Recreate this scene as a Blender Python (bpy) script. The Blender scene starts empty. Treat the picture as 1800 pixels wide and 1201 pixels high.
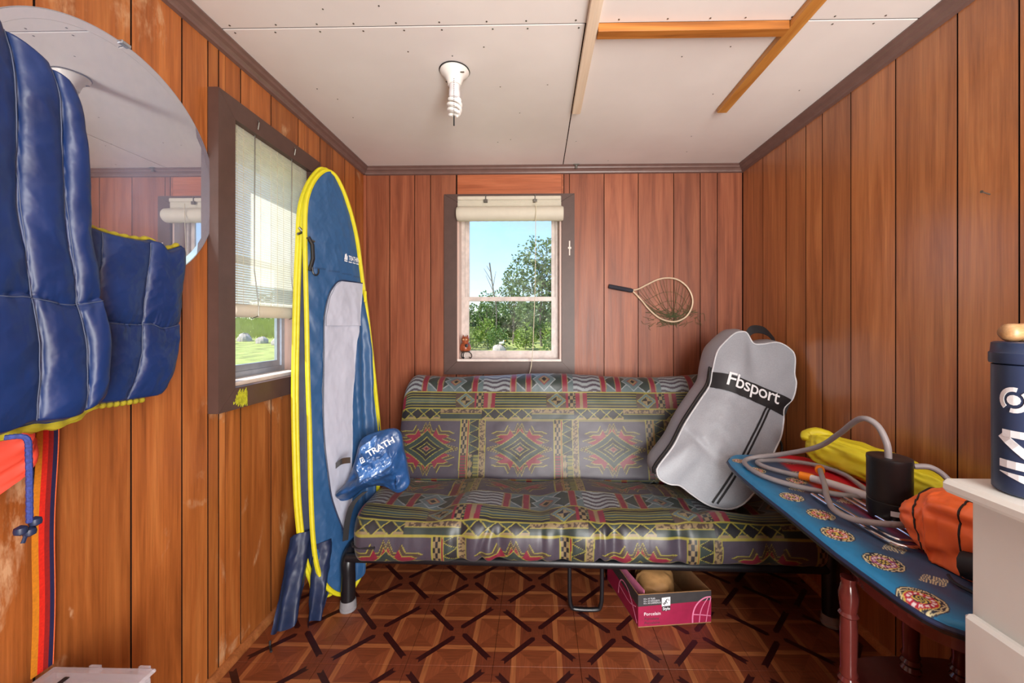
import bpy, bmesh, math, random
import numpy as np
from mathutils import Vector, Matrix

# ------------------------------------------------------------------ camera, sky, sun, light, exposure
SC = bpy.context.scene
COL = SC.collection
cam_d = bpy.data.cameras.new('camera'); cam = bpy.data.objects.new('camera', cam_d); COL.objects.link(cam)
cam.location = (0, 0, 1.19); cam.rotation_euler = (math.pi/2, 0, 0.02)
cam_d.sensor_width = 36; cam_d.lens = 14.0; cam_d.shift_x = -0.01667; cam_d.shift_y = -0.01583
cam_d.clip_start = 0.02; cam_d.clip_end = 500
SC.camera = cam
SC.view_settings.view_transform = 'Standard'; SC.view_settings.look = 'None'
SC.view_settings.gamma = 1; SC.view_settings.use_curve_mapping = False
SC.view_settings.exposure = 0.40

W = bpy.data.worlds.new('sky'); SC.world = W; W.use_nodes = True
wn = W.node_tree.nodes; wl = W.node_tree.links; wn.clear()
wo = wn.new('ShaderNodeOutputWorld'); wb = wn.new('ShaderNodeBackground'); wl.new(wb.outputs[0], wo.inputs[0])
wsky = wn.new('ShaderNodeTexSky'); wsky.sky_type = 'NISHITA'; wsky.sun_disc = False
wsky.sun_elevation = math.radians(52); wsky.sun_rotation = math.radians(-70)
wsky.air_density = 1.2; wsky.dust_density = 0.3; wsky.ozone_density = 1.0
wtc = wn.new('ShaderNodeTexCoord'); wmp = wn.new('ShaderNodeMapping'); wmp.inputs['Scale'].default_value = (2, 2, 14)
wno = wn.new('ShaderNodeTexNoise'); wno.inputs['Scale'].default_value = 1.6; wno.inputs['Detail'].default_value = 5
wrp = wn.new('ShaderNodeValToRGB'); wrp.color_ramp.elements[0].position = .45; wrp.color_ramp.elements[1].position = .75
wrp.color_ramp.elements[1].color = (.55, .55, .55, 1)
wmx = wn.new('ShaderNodeMixRGB'); wmx.inputs[2].default_value = (4.2, 4.0, 3.7, 1)
wl.new(wtc.outputs['Generated'], wmp.inputs[0]); wl.new(wmp.outputs[0], wno.inputs['Vector']); wl.new(wno.outputs[0], wrp.inputs[0])
wl.new(wrp.outputs[0], wmx.inputs[0]); wl.new(wsky.outputs[0], wmx.inputs[1]); wti = wn.new('ShaderNodeMixRGB'); wti.blend_type = 'MULTIPLY'; wti.inputs[0].default_value = 1; wti.inputs[2].default_value = (.72, .88, 1.14, 1)
wl.new(wmx.outputs[0], wti.inputs[1]); wl.new(wti.outputs[0], wb.inputs[0])
wb.inputs[1].default_value = 0.20

sun_d = bpy.data.lights.new('sun', 'SUN'); sun = bpy.data.objects.new('sun', sun_d); COL.objects.link(sun)
sun_d.energy = 6.0; sun_d.angle = 0.01; sun_d.color = (1, .95, .86)
sun.rotation_euler = Vector((0.60, 0.22, -0.76)).to_track_quat('-Z', 'Y').to_euler()

# added fill light for the room, placed in an assumed doorway behind the camera
doorfill_d = bpy.data.lights.new('assumed_doorway_fill', 'AREA'); doorfill_l = bpy.data.objects.new('assumed_doorway_fill', doorfill_d); COL.objects.link(doorfill_l)
doorfill_d.shape = 'RECTANGLE'; doorfill_d.size = 0.86; doorfill_d.size_y = 1.9; doorfill_d.energy = 105; doorfill_d.color = (1, .97, .93)
doorfill_l.location = (0.66, -1.02, 1.02); doorfill_l.rotation_euler = Vector((-.12, 1, 0.05)).to_track_quat('-Z', 'Z').to_euler()

random.seed(7); RNG = np.random.default_rng(11)

# ------------------------------------------------------------------ helpers
WORLD = {}
def tag(o, label=None, cat=None, group=None, kind=None):
    if label: o['label'] = label
    if cat: o['category'] = cat
    if group: o['group'] = group
    if kind: o['kind'] = kind
    return o
def thing(name, loc, label, cat, group=None):
    o = bpy.data.objects.new(name, None); COL.objects.link(o); o.location = loc; o.empty_display_size = .05
    WORLD[o] = Vector(loc)
    return tag(o, label, cat, group)
def link(name, me, parent, origin):
    o = bpy.data.objects.new(name, me); COL.objects.link(o)
    WORLD[o] = Vector(origin)
    if parent is not None:
        o.parent = parent; o.location = Vector(origin) - WORLD[parent]
    else: o.location = origin
    return o
def mesh_np(name, V, quads=None, tris=None, mats=(), parent=None, smooth=True, polys=None, midx=None, origin=None, col=None, uv=None):
    V = np.asarray(V, float).reshape(-1, 3)
    me = bpy.data.meshes.new(name)
    loops = []; starts = []; tot = []
    n = 0
    for F in (quads, tris):
        if F is not None and len(F):
            F = np.asarray(F, np.int32); k = F.shape[1]
            loops.append(F.ravel()); starts.append(n + np.arange(len(F))*k); tot.append(np.full(len(F), k)); n += F.size
    if polys:
        for p in polys:
            loops.append(np.asarray(p, np.int32)); starts.append(np.array([n])); tot.append(np.array([len(p)])); n += len(p)
    loops = np.concatenate(loops); starts = np.concatenate(starts); tot = np.concatenate(tot)
    if origin is None:
        lo = V.min(0); hi = V.max(0); origin = ((lo[0]+hi[0])/2, (lo[1]+hi[1])/2, lo[2])
    me.vertices.add(len(V)); me.vertices.foreach_set('co', (V - np.array(origin)).astype(np.float32).ravel())
    me.loops.add(len(loops)); me.loops.foreach_set('vertex_index', loops.astype(np.int32))
    me.polygons.add(len(starts)); me.polygons.foreach_set('loop_start', starts.astype(np.int32))
    me.polygons.foreach_set('loop_total', tot.astype(np.int32))
    if midx is not None: me.polygons.foreach_set('material_index', np.asarray(midx, np.int32))
    me.polygons.foreach_set('use_smooth', np.full(len(starts), bool(smooth)))
    for m in (mats if isinstance(mats, (list, tuple)) else [mats]): me.materials.append(m)
    me.update(calc_edges=True); me.validate()
    if col is not None:
        ca = me.color_attributes.new('Col', 'FLOAT_COLOR', 'POINT')
        c4 = np.ones((len(V), 4), np.float32); c4[:, :3] = col.reshape(-1, 3)
        ca.data.foreach_set('color', c4.ravel())
    return link(name, me, parent, origin)
def grid_faces(nu, nv, cu=False, cv=False, off=0):
    iu = np.arange(nu if cu else nu-1); iv = np.arange(nv if cv else nv-1)
    a, b = np.meshgrid(iu, iv, indexing='ij'); a = a.ravel(); b = b.ravel()
    a2 = (a+1) % nu; b2 = (b+1) % nv
    return np.stack([a*nv+b, a2*nv+b, a2*nv+b2, a*nv+b2], 1) + off
class MB:
    """collects boxes, tubes, lathes and plates; build() links them as one mesh object"""
    def __init__(s): s.v = []; s.f = []; s.m = []; s.mi = 0
    def _add(s, vs, fs):
        o = len(s.v); s.v += [tuple(map(float, p)) for p in vs]; s.f += [[o+i for i in f] for f in fs]; s.m += [s.mi]*len(fs); return s
    def mat(s, i): s.mi = i; return s
    def box(s, x0, x1, y0, y1, z0, z1, bev=0):
        if bev <= 0:
            vs = [(x, y, z) for x in (x0, x1) for y in (y0, y1) for z in (z0, z1)]
            return s._add(vs, [(0,1,3,2),(4,6,7,5),(0,4,5,1),(2,3,7,6),(0,2,6,4),(1,5,7,3)])
        b = min(bev, (x1-x0)*.45, (y1-y0)*.45, (z1-z0)*.45)
        vs = []; idx = {}
        for i, x in enumerate((x0, x1)):
            for j, y in enumerate((y0, y1)):
                for k, z in enumerate((z0, z1)):
                    sx = b if i == 0 else -b; sy = b if j == 0 else -b; sz = b if k == 0 else -b
                    for ax, p in enumerate(((x, y+sy, z+sz), (x+sx, y, z+sz), (x+sx, y+sy, z))):
                        idx[i, j, k, ax] = len(vs); vs.append(p)
        fs = []
        for i in (0, 1):
            a = [idx[i,0,0,0], idx[i,1,0,0], idx[i,1,1,0], idx[i,0,1,0]]; fs.append(a if i else a[::-1])
            a = [idx[0,i,0,1], idx[0,i,1,1], idx[1,i,1,1], idx[1,i,0,1]]; fs.append(a if i else a[::-1])
            a = [idx[0,0,i,2], idx[1,0,i,2], idx[1,1,i,2], idx[0,1,i,2]]; fs.append(a if i else a[::-1])
        for i in (0, 1):
            for j in (0, 1):
                a = [idx[i,j,0,0], idx[i,j,1,0], idx[i,j,1,1], idx[i,j,0,1]]; fs.append(a if i == j else a[::-1])
                a = [idx[i,0,j,0], idx[i,0,j,2], idx[i,1,j,2], idx[i,1,j,0]]; fs.append(a if i == j else a[::-1])
                a = [idx[0,i,j,1], idx[1,i,j,1], idx[1,i,j,2], idx[0,i,j,2]]; fs.append(a if i == j else a[::-1])
                for k in (0, 1):
                    a = [idx[i,j,k,0], idx[i,j,k,1], idx[i,j,k,2]]; fs.append(a if (i+j+k) % 2 else a[::-1])
        return s._add(vs, fs)
    def tube(s, pts, r, n=10, closed=False, cap=True):
        P = np.array(pts, float); N = len(P)
        R = np.full(N, r) if np.isscalar(r) else np.array(r, float)
        if closed: T = np.roll(P, -1, 0) - np.roll(P, 1, 0)
        else: T = np.gradient(P, axis=0)
        T /= np.linalg.norm(T, axis=1)[:, None] + 1e-12
        up = np.array([0, 0, 1.]) if abs(T[0][2]) < .9 else np.array([1., 0, 0])
        nrm = np.cross(T[0], up); nrm /= np.linalg.norm(nrm); vs = []
        for i in range(N):
            nrm = nrm - T[i]*(nrm @ T[i]); nrm /= np.linalg.norm(nrm) + 1e-12; b = np.cross(T[i], nrm)
            for k in range(n):
                a = 2*math.pi*k/n; vs.append(P[i] + R[i]*(math.cos(a)*nrm + math.sin(a)*b))
        fs = []
        for i in range(N if closed else N-1):
            for k in range(n):
                fs.append((i*n+k, i*n+(k+1) % n, ((i+1) % N)*n+(k+1) % n, ((i+1) % N)*n+k))
        if cap and not closed: fs += [tuple(range(n))[::-1], tuple((N-1)*n+k for k in range(n))]
        return s._add(vs, fs)
    def lathe(s, prof, base=(0,0,0), axis='z', n=20):
        vs = []; fs = []; B = np.array(base, float)
        for r, h in prof:
            for k in range(n):
                a = 2*math.pi*k/n; c, d = r*math.cos(a), r*math.sin(a)
                vs.append(B + (np.array([c, d, h]) if axis == 'z' else np.array([h, c, d]) if axis == 'x' else np.array([d, h, c])))
        m = len(prof)
        for i in range(m-1):
            for k in range(n): fs.append((i*n+k, i*n+(k+1) % n, (i+1)*n+(k+1) % n, (i+1)*n+k))
        fs += [tuple(range(n))[::-1], tuple((m-1)*n+k for k in range(n))]
        return s._add(vs, fs)
    def plate(s, outline, fn, t0, t1):
        """closed prism of a 2-D outline; fn(a, b, h) maps to 3-D"""
        n = len(outline); vs = [fn(a, b, t0) for a, b in outline] + [fn(a, b, t1) for a, b in outline]
        fs = [tuple(range(n))[::-1], tuple(range(n, 2*n))] + [(i, (i+1) % n, n+(i+1) % n, n+i) for i in range(n)]
        return s._add(vs, fs)
    def ribbon(s, pts, wdir, w, thick_dir, t):
        """flat strap of rectangular section along pts"""
        P = np.array(pts, float); wd = np.array(wdir, float); td = np.array(thick_dir, float); vs = []
        for i, p in enumerate(P):
            a = wd[i] if wd.ndim == 2 else wd; b = td[i] if td.ndim == 2 else td
            vs += [p-a*w/2-b*t/2, p+a*w/2-b*t/2, p+a*w/2+b*t/2, p-a*w/2+b*t/2]
        N = len(P); fs = [(0,1,2,3), tuple(4*(N-1)+k for k in (3,2,1,0))]
        for i in range(N-1):
            for k in range(4): fs.append((4*i+k, 4*(i+1)+k, 4*(i+1)+(k+1) % 4, 4*i+(k+1) % 4))
        return s._add(vs, fs)
    def build(s, name, mats, parent=None, smooth=False, origin=None):
        V = np.array(s.v)
        if origin is None:
            lo = V.min(0); hi = V.max(0); origin = ((lo[0]+hi[0])/2, (lo[1]+hi[1])/2, lo[2])
        me = bpy.data.meshes.new(name); me.from_pydata([tuple(p) for p in (V - np.array(origin))], [], s.f)
        for m in (mats if isinstance(mats, (list, tuple)) else [mats]): me.materials.append(m)
        me.polygons.foreach_set('material_index', np.array(s.m, np.int32))
        bmx = bmesh.new(); bmx.from_mesh(me); bmesh.ops.recalc_face_normals(bmx, faces=bmx.faces); bmx.to_mesh(me); bmx.free()
        if smooth:
            me.polygons.foreach_set('use_smooth', np.ones(len(s.f), bool)); me.set_sharp_from_angle(angle=math.radians(42))
        me.update()
        return link(name, me, parent, origin)
def spline(pts, n, closed=False):
    P = np.array(pts, float); N = len(P); out = []
    segs = N if closed else N-1
    per = max(1, n//segs)
    for i in range(segs):
        if closed: p0, p1, p2, p3 = P[(i-1) % N], P[i], P[(i+1) % N], P[(i+2) % N]
        else: p0, p1, p2, p3 = P[max(i-1, 0)], P[i], P[i+1], P[min(i+2, N-1)]
        for k in range(per):
            t = k/per
            out.append(.5*((2*p1)+(-p0+p2)*t+(2*p0-5*p1+4*p2-p3)*t*t+(-p0+3*p1-3*p2+p3)*t**3))
    if not closed: out.append(P[-1])
    return np.array(out)
def resample(P, n, closed=False):
    P = np.array(P, float)
    if closed: P = np.vstack([P, P[:1]])
    d = np.r_[0, np.cumsum(np.linalg.norm(np.diff(P, axis=0), axis=1))]
    t = np.linspace(0, d[-1], n+1 if closed else n)
    Q = np.stack([np.interp(t, d, P[:, k]) for k in range(P.shape[1])], 1)
    return Q[:-1] if closed else Q
def vnoise(x, y, seed=0):
    x = np.asarray(x, float); y = np.asarray(y, float)
    xi = np.floor(x); yi = np.floor(y); fx = x-xi; fy = y-yi; fx = fx*fx*(3-2*fx); fy = fy*fy*(3-2*fy)
    def h(a, b):
        v = np.sin(a*127.1+b*311.7+seed*74.7)*43758.5453; return v-np.floor(v)
    return (h(xi, yi)*(1-fx)+h(xi+1, yi)*fx)*(1-fy)+(h(xi, yi+1)*(1-fx)+h(xi+1, yi+1)*fx)*fy*1.0
def fbm(x, y, seed=0, o=4):
    r = 0; a = .5
    for k in range(o): r = r + a*(vnoise(x*2**k, y*2**k, seed+k)-.5)*2; a *= .5
    return r
def ridge(x, y, seed=0, o=3):
    r = 0; a = .5
    for k in range(o): r = r + a*(1-np.abs(2*vnoise(x*2**k, y*2**k, seed+k)-1)*1.6); a *= .5
    return r

# ------------------------------------------------------------------ materials
def srgb(r, g, b):
    f = lambda c: (c/255/12.92) if c/255 <= .04045 else ((c/255+.055)/1.055)**2.4
    return (f(r), f(g), f(b), 1)
class NT:
    def __init__(s, name):
        s.m = bpy.data.materials.new(name); s.m.use_nodes = True; s.t = s.m.node_tree; s.t.nodes.clear()
        s.out = s.t.nodes.new('ShaderNodeOutputMaterial'); s.p = s.t.nodes.new('ShaderNodeBsdfPrincipled')
        s.t.links.new(s.p.outputs[0], s.out.inputs[0])
    def n(s, typ, **kw):
        nd = s.t.nodes.new(typ)
        for k, v in kw.items():
            if k[:3] == 'in_':
                nd.inputs[k[3:].replace('_', ' ')].default_value = v
            else: setattr(nd, k, v)
        return nd
    def l(s, a, b): s.t.links.new(a, b)
    def val(s, v, sock):
        if hasattr(v, 'is_output'): s.l(v, sock)
        else: sock.default_value = v
    def math(s, op, a, b=0., c=None):
        nd = s.n('ShaderNodeMath', operation=op); s.val(a, nd.inputs[0]); s.val(b, nd.inputs[1])
        if c is not None: s.val(c, nd.inputs[2])
        return nd.outputs[0]
    def mix(s, f, a, b, bt='MIX'):
        nd = s.n('ShaderNodeMixRGB', blend_type=bt); s.val(f, nd.inputs[0]); s.val(a, nd.inputs[1]); s.val(b, nd.inputs[2]); return nd.outputs[0]
    def pos(s, scale=(1,1,1), obj=False, rnd=0):
        src = s.n('ShaderNodeTexCoord').outputs['Object'] if obj else s.n('ShaderNodeNewGeometry').outputs['Position']
        if rnd:
            oi = s.n('ShaderNodeObjectInfo'); cm = s.n('ShaderNodeVectorMath', operation='ADD')
            v = s.math('MULTIPLY', oi.outputs['Random'], rnd); cb = s.n('ShaderNodeCombineXYZ')
            for k in range(3): s.l(v, cb.inputs[k])
            s.l(src, cm.inputs[0]); s.l(cb.outputs[0], cm.inputs[1]); src = cm.outputs[0]
        mp = s.n('ShaderNodeMapping'); mp.inputs['Scale'].default_value = scale; s.l(src, mp.inputs[0]); return mp.outputs[0]
    def noise(s, vec, scale=5, detail=4, rough=.55, dist=0):
        nd = s.n('ShaderNodeTexNoise'); nd.inputs['Scale'].default_value = scale; nd.inputs['Detail'].default_value = detail
        nd.inputs['Roughness'].default_value = rough; nd.inputs['Distortion'].default_value = dist; s.l(vec, nd.inputs['Vector']); return nd.outputs[0]
    def ramp(s, f, stops):
        nd = s.n('ShaderNodeValToRGB'); e = nd.color_ramp.elements
        while len(e) < len(stops): e.new(.5)
        for i, (p, c) in enumerate(stops): e[i].position = p; e[i].color = c
        s.l(f, nd.inputs[0]); return nd.outputs[0]
    def bump(s, h, strength=.3, dist=.01):
        b = s.n('ShaderNodeBump'); b.inputs['Strength'].default_value = strength; b.inputs['Distance'].default_value = dist
        s.l(h, b.inputs['Height']); s.l(b.outputs[0], s.p.inputs['Normal'])
    def fin(s, color=None, rough=.5, metal=0, spec=.5, **kw):
        if color is not None: s.val(color, s.p.inputs['Base Color'])
        s.val(rough, s.p.inputs['Roughness']); s.val(metal, s.p.inputs['Metallic']); s.val(spec, s.p.inputs['Specular IOR Level'])
        for k, v in kw.items(): s.val(v, s.p.inputs[k.replace('_', ' ')])
        return s.m
def G(v): return (v, v, v, 1)
def plain(name, c, rough=.5, metal=0, spec=.5, var=.12, scale=30, bump=.05, obj=True, bd=.004, **kw):
    t = NT(name); nz = t.noise(t.pos(obj=obj), scale, 4)
    hi = tuple(min(1, x*(1+var)) for x in c[:3])+(1,); lo = tuple(x*(1-var) for x in c[:3])+(1,)
    if bump: t.bump(nz, bump, bd)
    return t.fin(t.ramp(nz, [(.3, lo), (.7, hi)]), rough, metal, spec, **kw)
def wood(name, cols, grain=(14, 14, .9), rough=.34, spec=.5, scuff=0, var=.35, coat=0, fine=1.0):
    t = NT(name); v = t.pos(grain, rnd=37.)
    n1 = t.noise(v, 1.6, 6, .6, .6); n2 = t.noise(t.pos(tuple(g*5 if g > 2 else g*1.6 for g in grain), rnd=11.), 3.2, 3, .6)
    oi = t.n('ShaderNodeObjectInfo')
    base = t.ramp(n1, [(.25, cols[0]), (.5, cols[1]), (.75, cols[2])])
    f = t.math('MULTIPLY_ADD', oi.outputs['Random'], var, 1-var/2)
    cb = t.n('ShaderNodeCombineColor'); [t.l(f, cb.inputs[k]) for k in range(3)]
    c = t.mix(1., base, cb.outputs[0], 'MULTIPLY')
    c = t.mix(.35*fine, c, t.ramp(n2, [(.35, G(.45)), (.6, G(1))]), 'MULTIPLY')
    r = t.math('MULTIPLY_ADD', n2, .18, rough-.09)
    if scuff:
        s1 = t.noise(t.pos((2.2, 2.2, 1.3)), 2.1, 5, .6, .8); s2 = t.noise(t.pos((9, 9, 3)), 4, 4, .7)
        k = t.math('MULTIPLY', t.ramp(s1, [(.60, G(0)), (.66, G(1))]), t.ramp(s2, [(.42, G(0)), (.62, G(1))]))
        k = t.math('MULTIPLY', k, scuff); c = t.mix(k, c, srgb(205, 165, 125)); r = t.math('MULTIPLY_ADD', k, .3, r)
    t.bump(n2, .10, .002)
    return t.fin(c, r, 0, spec, Coat_Weight=coat, Coat_Roughness=.24)

M = {}
M['wall'] = wood('varnished_panelling', [srgb(130, 74, 38), srgb(170, 104, 58), srgb(194, 128, 76)], scuff=0, rough=.36, coat=.7)
M['wall_worn'] = wood('worn_panelling', [srgb(124, 66, 28), srgb(164, 94, 44), srgb(190, 120, 62)], scuff=.75, rough=.36)
M['wall_red'] = wood('reddish_panelling', [srgb(112, 56, 34), srgb(148, 82, 54), srgb(170, 102, 70)], rough=.46)
M['wall_red_h'] = wood('reddish_panelling_crosswise', [srgb(128, 62, 36), srgb(164, 90, 56), srgb(184, 108, 72)], grain=(.9, 14, 14), rough=.36)
M['groove'] = plain('dark_stained_groove', srgb(30, 15, 8), .8, spec=.15)
M['gap'] = plain('shadow_gap_backing', srgb(38, 20, 12), .9, spec=.1)
M['brown'] = plain('brown_trim_paint', srgb(82, 60, 54), .46, var=.10, scale=18, bump=.12)
M['crown'] = plain('brown_crown_paint', srgb(112, 86, 80), .35, var=.10, scale=20, bump=.08)
M['reveal'] = wood('pinkish_reveal_board', [srgb(196, 160, 146), srgb(212, 180, 168), srgb(226, 200, 190)], rough=.4, fine=.4, var=.15)
M['sill'] = plain('weathered_white_sill', srgb(226, 214, 206), .45, var=.12, scale=14, bump=.1)
M['sash'] = plain('aged_sash_paint', srgb(208, 196, 190), .4, var=.16, scale=24, bump=.1)
M['alu'] = plain('dull_aluminium', srgb(170, 176, 186), .38, metal=.7, var=.08)
def pine(name, a, b):
    return wood(name, [srgb(*a), srgb(*[(p+q)//2 for p, q in zip(a, b)]), srgb(*b)], grain=(16, .9, 16), rough=.5, fine=.5, var=.1)
M['pine'] = pine('raw_pine', (226, 200, 172), (248, 232, 212)); M['pine_y'] = pine('stained_pine', (170, 104, 40), (226, 170, 92))
M['pine_x'] = wood('stained_pine_crosswise', [srgb(120, 66, 24), srgb(186, 116, 48), srgb(214, 150, 76)], grain=(.9, 16, 16), rough=.5)
# ceiling paint with small marks
t = NT('ceiling_paint'); a = t.noise(t.pos((1, 1, 1)), 1.3, 4); b = t.noise(t.pos((1, 4, 1)), 9, 5, .7)
cc = t.ramp(a, [(.3, srgb(226, 220, 218)), (.7, srgb(242, 238, 236))])
cc = t.mix(t.math('MULTIPLY', t.ramp(b, [(.70, G(0)), (.78, G(1))]), .25), cc, srgb(120, 112, 108)); t.bump(b, .05, .004)
M['ceiling'] = t.fin(cc, .55, 0, .3)
# printed vinyl floor: knotted parquet pattern, 30.5 cm repeat
t = NT('parquet_print_vinyl'); g = t.n('ShaderNodeNewGeometry'); sp = t.n('ShaderNodeSeparateXYZ'); t.l(g.outputs['Position'], sp.inputs[0])
L = .305
def wrap(o, off):
    u = t.math('MULTIPLY_ADD', o, 1/L, off); return t.math('SUBTRACT', t.math('FRACT', u), .5)
p = wrap(sp.outputs[0], 10+.154/L); q = wrap(sp.outputs[1], 10-1.386/L)
ap = t.math('ABSOLUTE', p); aq = t.math('ABSOLUTE', q)
s_ = t.math('ADD', p, q); d_ = t.math('SUBTRACT', p, q); as_ = t.math('ABSOLUTE', s_); ad_ = t.math('ABSOLUTE', d_)
def band(v, lo, hi): return t.math('MULTIPLY', t.math('GREATER_THAN', v, lo), t.math('LESS_THAN', v, hi))
def bar(along, across, aalong):   # dark mitred bar, slightly off the lattice line (pinwheel)
    sh = t.math('MULTIPLY', t.math('SIGN', along), .045)
    off = t.math('ADD', across, sh)
    ao = t.math('ABSOLUTE', off)
    lo = t.math('SUBTRACT', aalong, t.math('MULTIPLY', ao, .9))
    return t.math('MULTIPLY', t.math('LESS_THAN', ao, .048), band(lo, .09, .80))
bars = t.math('MAXIMUM', bar(s_, d_, as_), bar(d_, t.math('MULTIPLY', s_, -1.), ad_))
sel = t.math('GREATER_THAN', ap, aq)
pp = t.math('ABSOLUTE', t.math('SUBTRACT', t.math('MULTIPLY', sel, .5), ap)); qq = t.math('ABSOLUTE', t.math('SUBTRACT', t.math('MULTIPLY', t.math('SUBTRACT', 1., sel), .5), aq))
mm = t.math('MAXIMUM', pp, qq); ring = band(mm, .235, .295)
quad = t.math('GREATER_THAN', pp, qq)
gx = t.noise(t.pos((3, 60, 1)), 3.5, 4); gy = t.noise(t.pos((60, 3, 1)), 3.5, 4)
gr = t.mix(quad, gx, gy)
grc = t.ramp(gr, [(.25, G(.62)), (.7, G(1.12))])
base = t.mix(quad, srgb(124, 65, 38), srgb(138, 74, 44))
base = t.mix(t.math('GREATER_THAN', mm, .295), base, srgb(114, 57, 36))
c = t.mix(ring, base, srgb(162, 98, 58)); c = t.mix(bars, c, srgb(54, 20, 20)); c = t.mix(1., c, grc, 'MULTIPLY')
blot = t.noise(t.pos((1, 1, 1)), 2.2, 3); c = t.mix(.25, c, t.ramp(blot, [(.3, G(.7)), (.7, G(1.1))]), 'MULTIPLY')
t.bump(gr, .06, .002); M['floor'] = t.fin(c, .36, 0, .45)
def glass(name, tint=(1, 1, 1, 1), haze=0.0):
    t = NT(name); tr = t.n('ShaderNodeBsdfTransparent'); tr.inputs[0].default_value = tint
    gl = t.n('ShaderNodeBsdfGlossy'); gl.inputs['Roughness'].default_value = .02
    lw_ = t.n('ShaderNodeLayerWeight'); lw_.inputs[0].default_value = .5; fr = t.math('MULTIPLY_ADD', t.math('POWER', lw_.outputs['Facing'], 5.), .9, .012)
    mx = t.n('ShaderNodeMixShader'); t.l(fr, mx.inputs[0]); t.l(tr.outputs[0], mx.inputs[1]); t.l(gl.outputs[0], mx.inputs[2])
    last = mx
    if haze:
        df = t.n('ShaderNodeBsdfDiffuse'); df.inputs[0].default_value = (.85, .87, .85, 1)
        nz = t.noise(t.pos((1, 1, 1)), 6, 5, .7); k = t.ramp(nz, [(.42, G(0)), (.75, G(haze))])
        m2 = t.n('ShaderNodeMixShader'); t.l(k, m2.inputs[0]); t.l(mx.outputs[0], m2.inputs[1]); t.l(df.outputs[0], m2.inputs[2]); last = m2
    t.l(last.outputs[0], t.out.inputs[0]); return t.m
M['glass'] = glass('dusty_window_glass', haze=.07)
def translucent(name, c, f=.5, rough=.6, var=.06, scale=20):
    t = NT(name); nz = t.noise(t.pos(obj=True), scale, 3); col = t.ramp(nz, [(.3, tuple(x*(1-var) for x in c[:3])+(1,)), (.7, c)])
    t.fin(col, rough); tr = t.n('ShaderNodeBsdfTranslucent'); t.l(col, tr.inputs[0]); mx = t.n('ShaderNodeMixShader'); mx.inputs[0].default_value = f
    t.l(t.p.outputs[0], mx.inputs[1]); t.l(tr.outputs[0], mx.inputs[2]); t.l(mx.outputs[0], t.out.inputs[0]); return t.m
M['blind'] = translucent('white_blind_slats', srgb(240, 240, 234), .72)
M['blind_roll'] = translucent('rolled_blind', srgb(232, 226, 210), .25)
M['cord'] = plain('pale_blind_cord', srgb(206, 196, 170), .8)
M['dark_metal'] = plain('tarnished_metal_clip', srgb(120, 118, 112), .35, metal=.9)
M['black'] = plain('black_enamel_steel', srgb(22, 22, 26), .32, var=.1)
M['black_pl'] = plain('black_plastic', srgb(26, 27, 30), .38, var=.1, spec=.5)
M['chrome'] = plain('chrome', srgb(220, 224, 228), .12, metal=1, var=.03, bump=0)
def vcol(name, rough=.45, spec=.4, sheen=.0, scale=60, bump=.15, bd=.002):
    t = NT(name); at = t.n('ShaderNodeVertexColor', layer_name='Col'); nz = t.noise(t.pos(obj=True), scale, 4)
    c = t.mix(.35, at.outputs[0], t.ramp(nz, [(.3, G(.75)), (.7, G(1.1))]), 'MULTIPLY'); t.bump(nz, bump, bd)
    return t.fin(c, rough, 0, spec, Sheen_Weight=sheen)
M['futon'] = vcol('satin_southwest_print', .43, .55, .08)
M['board'] = vcol('printed_ironing_board_cover', .42, .4, scale=30, bump=.2)
M['tent'] = vcol('navy_tent_nylon', .42, .5, .1, scale=25, bump=.2, bd=.004)
M['yellow_tape'] = plain('yellow_binding_tape', srgb(208, 198, 28), .5, var=.08)
M['white_net'] = translucent('white_door_fabric', srgb(196, 200, 216), .25, scale=12)
M['nylon_dark'] = plain('dark_navy_nylon', srgb(30, 42, 72), .45, var=.2, bump=.3, scale=18)
M['nylon_blue'] = plain('blue_bag_nylon', srgb(36, 76, 128), .34, var=.18, bump=.5, scale=22, spec=.55, bd=.008)
M['vest'] = plain('blue_vest_nylon', srgb(16, 42, 92), .42, var=.2, bump=.5, scale=9, spec=.5, bd=.012)
M['vest_y'] = plain('mustard_vest_lining', srgb(158, 146, 34), .55, var=.2, bump=.3)
M['thread'] = plain('grey_stitching', srgb(72, 82, 108), .7)
M['red'] = translucent('neon_coral_fabric', srgb(240, 84, 62), .3)
M['orange'] = plain('orange_coated_fabric', srgb(255, 120, 62), .42, var=.08, bump=.15, scale=10)
M['yellow_bag'] = plain('yellow_coated_fabric', srgb(214, 200, 36), .5, var=.1, bump=.25, scale=9)
M['grey_bag'] = plain('grey_bag_canvas', srgb(150, 154, 162), .46, var=.07, bump=.2, scale=200, bd=.001)
M['black_fab'] = plain('black_webbing', srgb(24, 24, 28), .6)
M['white_print'] = plain('white_print', srgb(228, 230, 234), .6, var=.03)
M['grey_pipe'] = plain('light_grey_piping', srgb(196, 198, 202), .5)
M['hose'] = plain('grey_hose_rubber', srgb(150, 146, 148), .42, var=.06)
M['white_pl'] = plain('white_plastic', srgb(222, 220, 224), .35, var=.04)
M['orange_pl'] = plain('orange_plastic', srgb(248, 140, 30), .35, var=.05)
M['mahogany'] = plain('mahogany_lacquer', srgb(96, 40, 36), .16, var=.2, spec=.6, scale=12, bump=.02)
M['dresser'] = plain('pale_grey_dresser_paint', srgb(214, 214, 208), .35, var=.03, scale=8, bump=.03)
M['navy_tub'] = plain('navy_plastic', srgb(44, 58, 88), .35, var=.06)
M['tan_wood'] = wood('turned_tan_wood', [srgb(160, 116, 76), srgb(190, 146, 100), srgb(212, 172, 128)], grain=(4, 30, 30), rough=.4)
M['porcelain'] = plain('white_porcelain', srgb(236, 234, 230), .22, var=.02)
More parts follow.
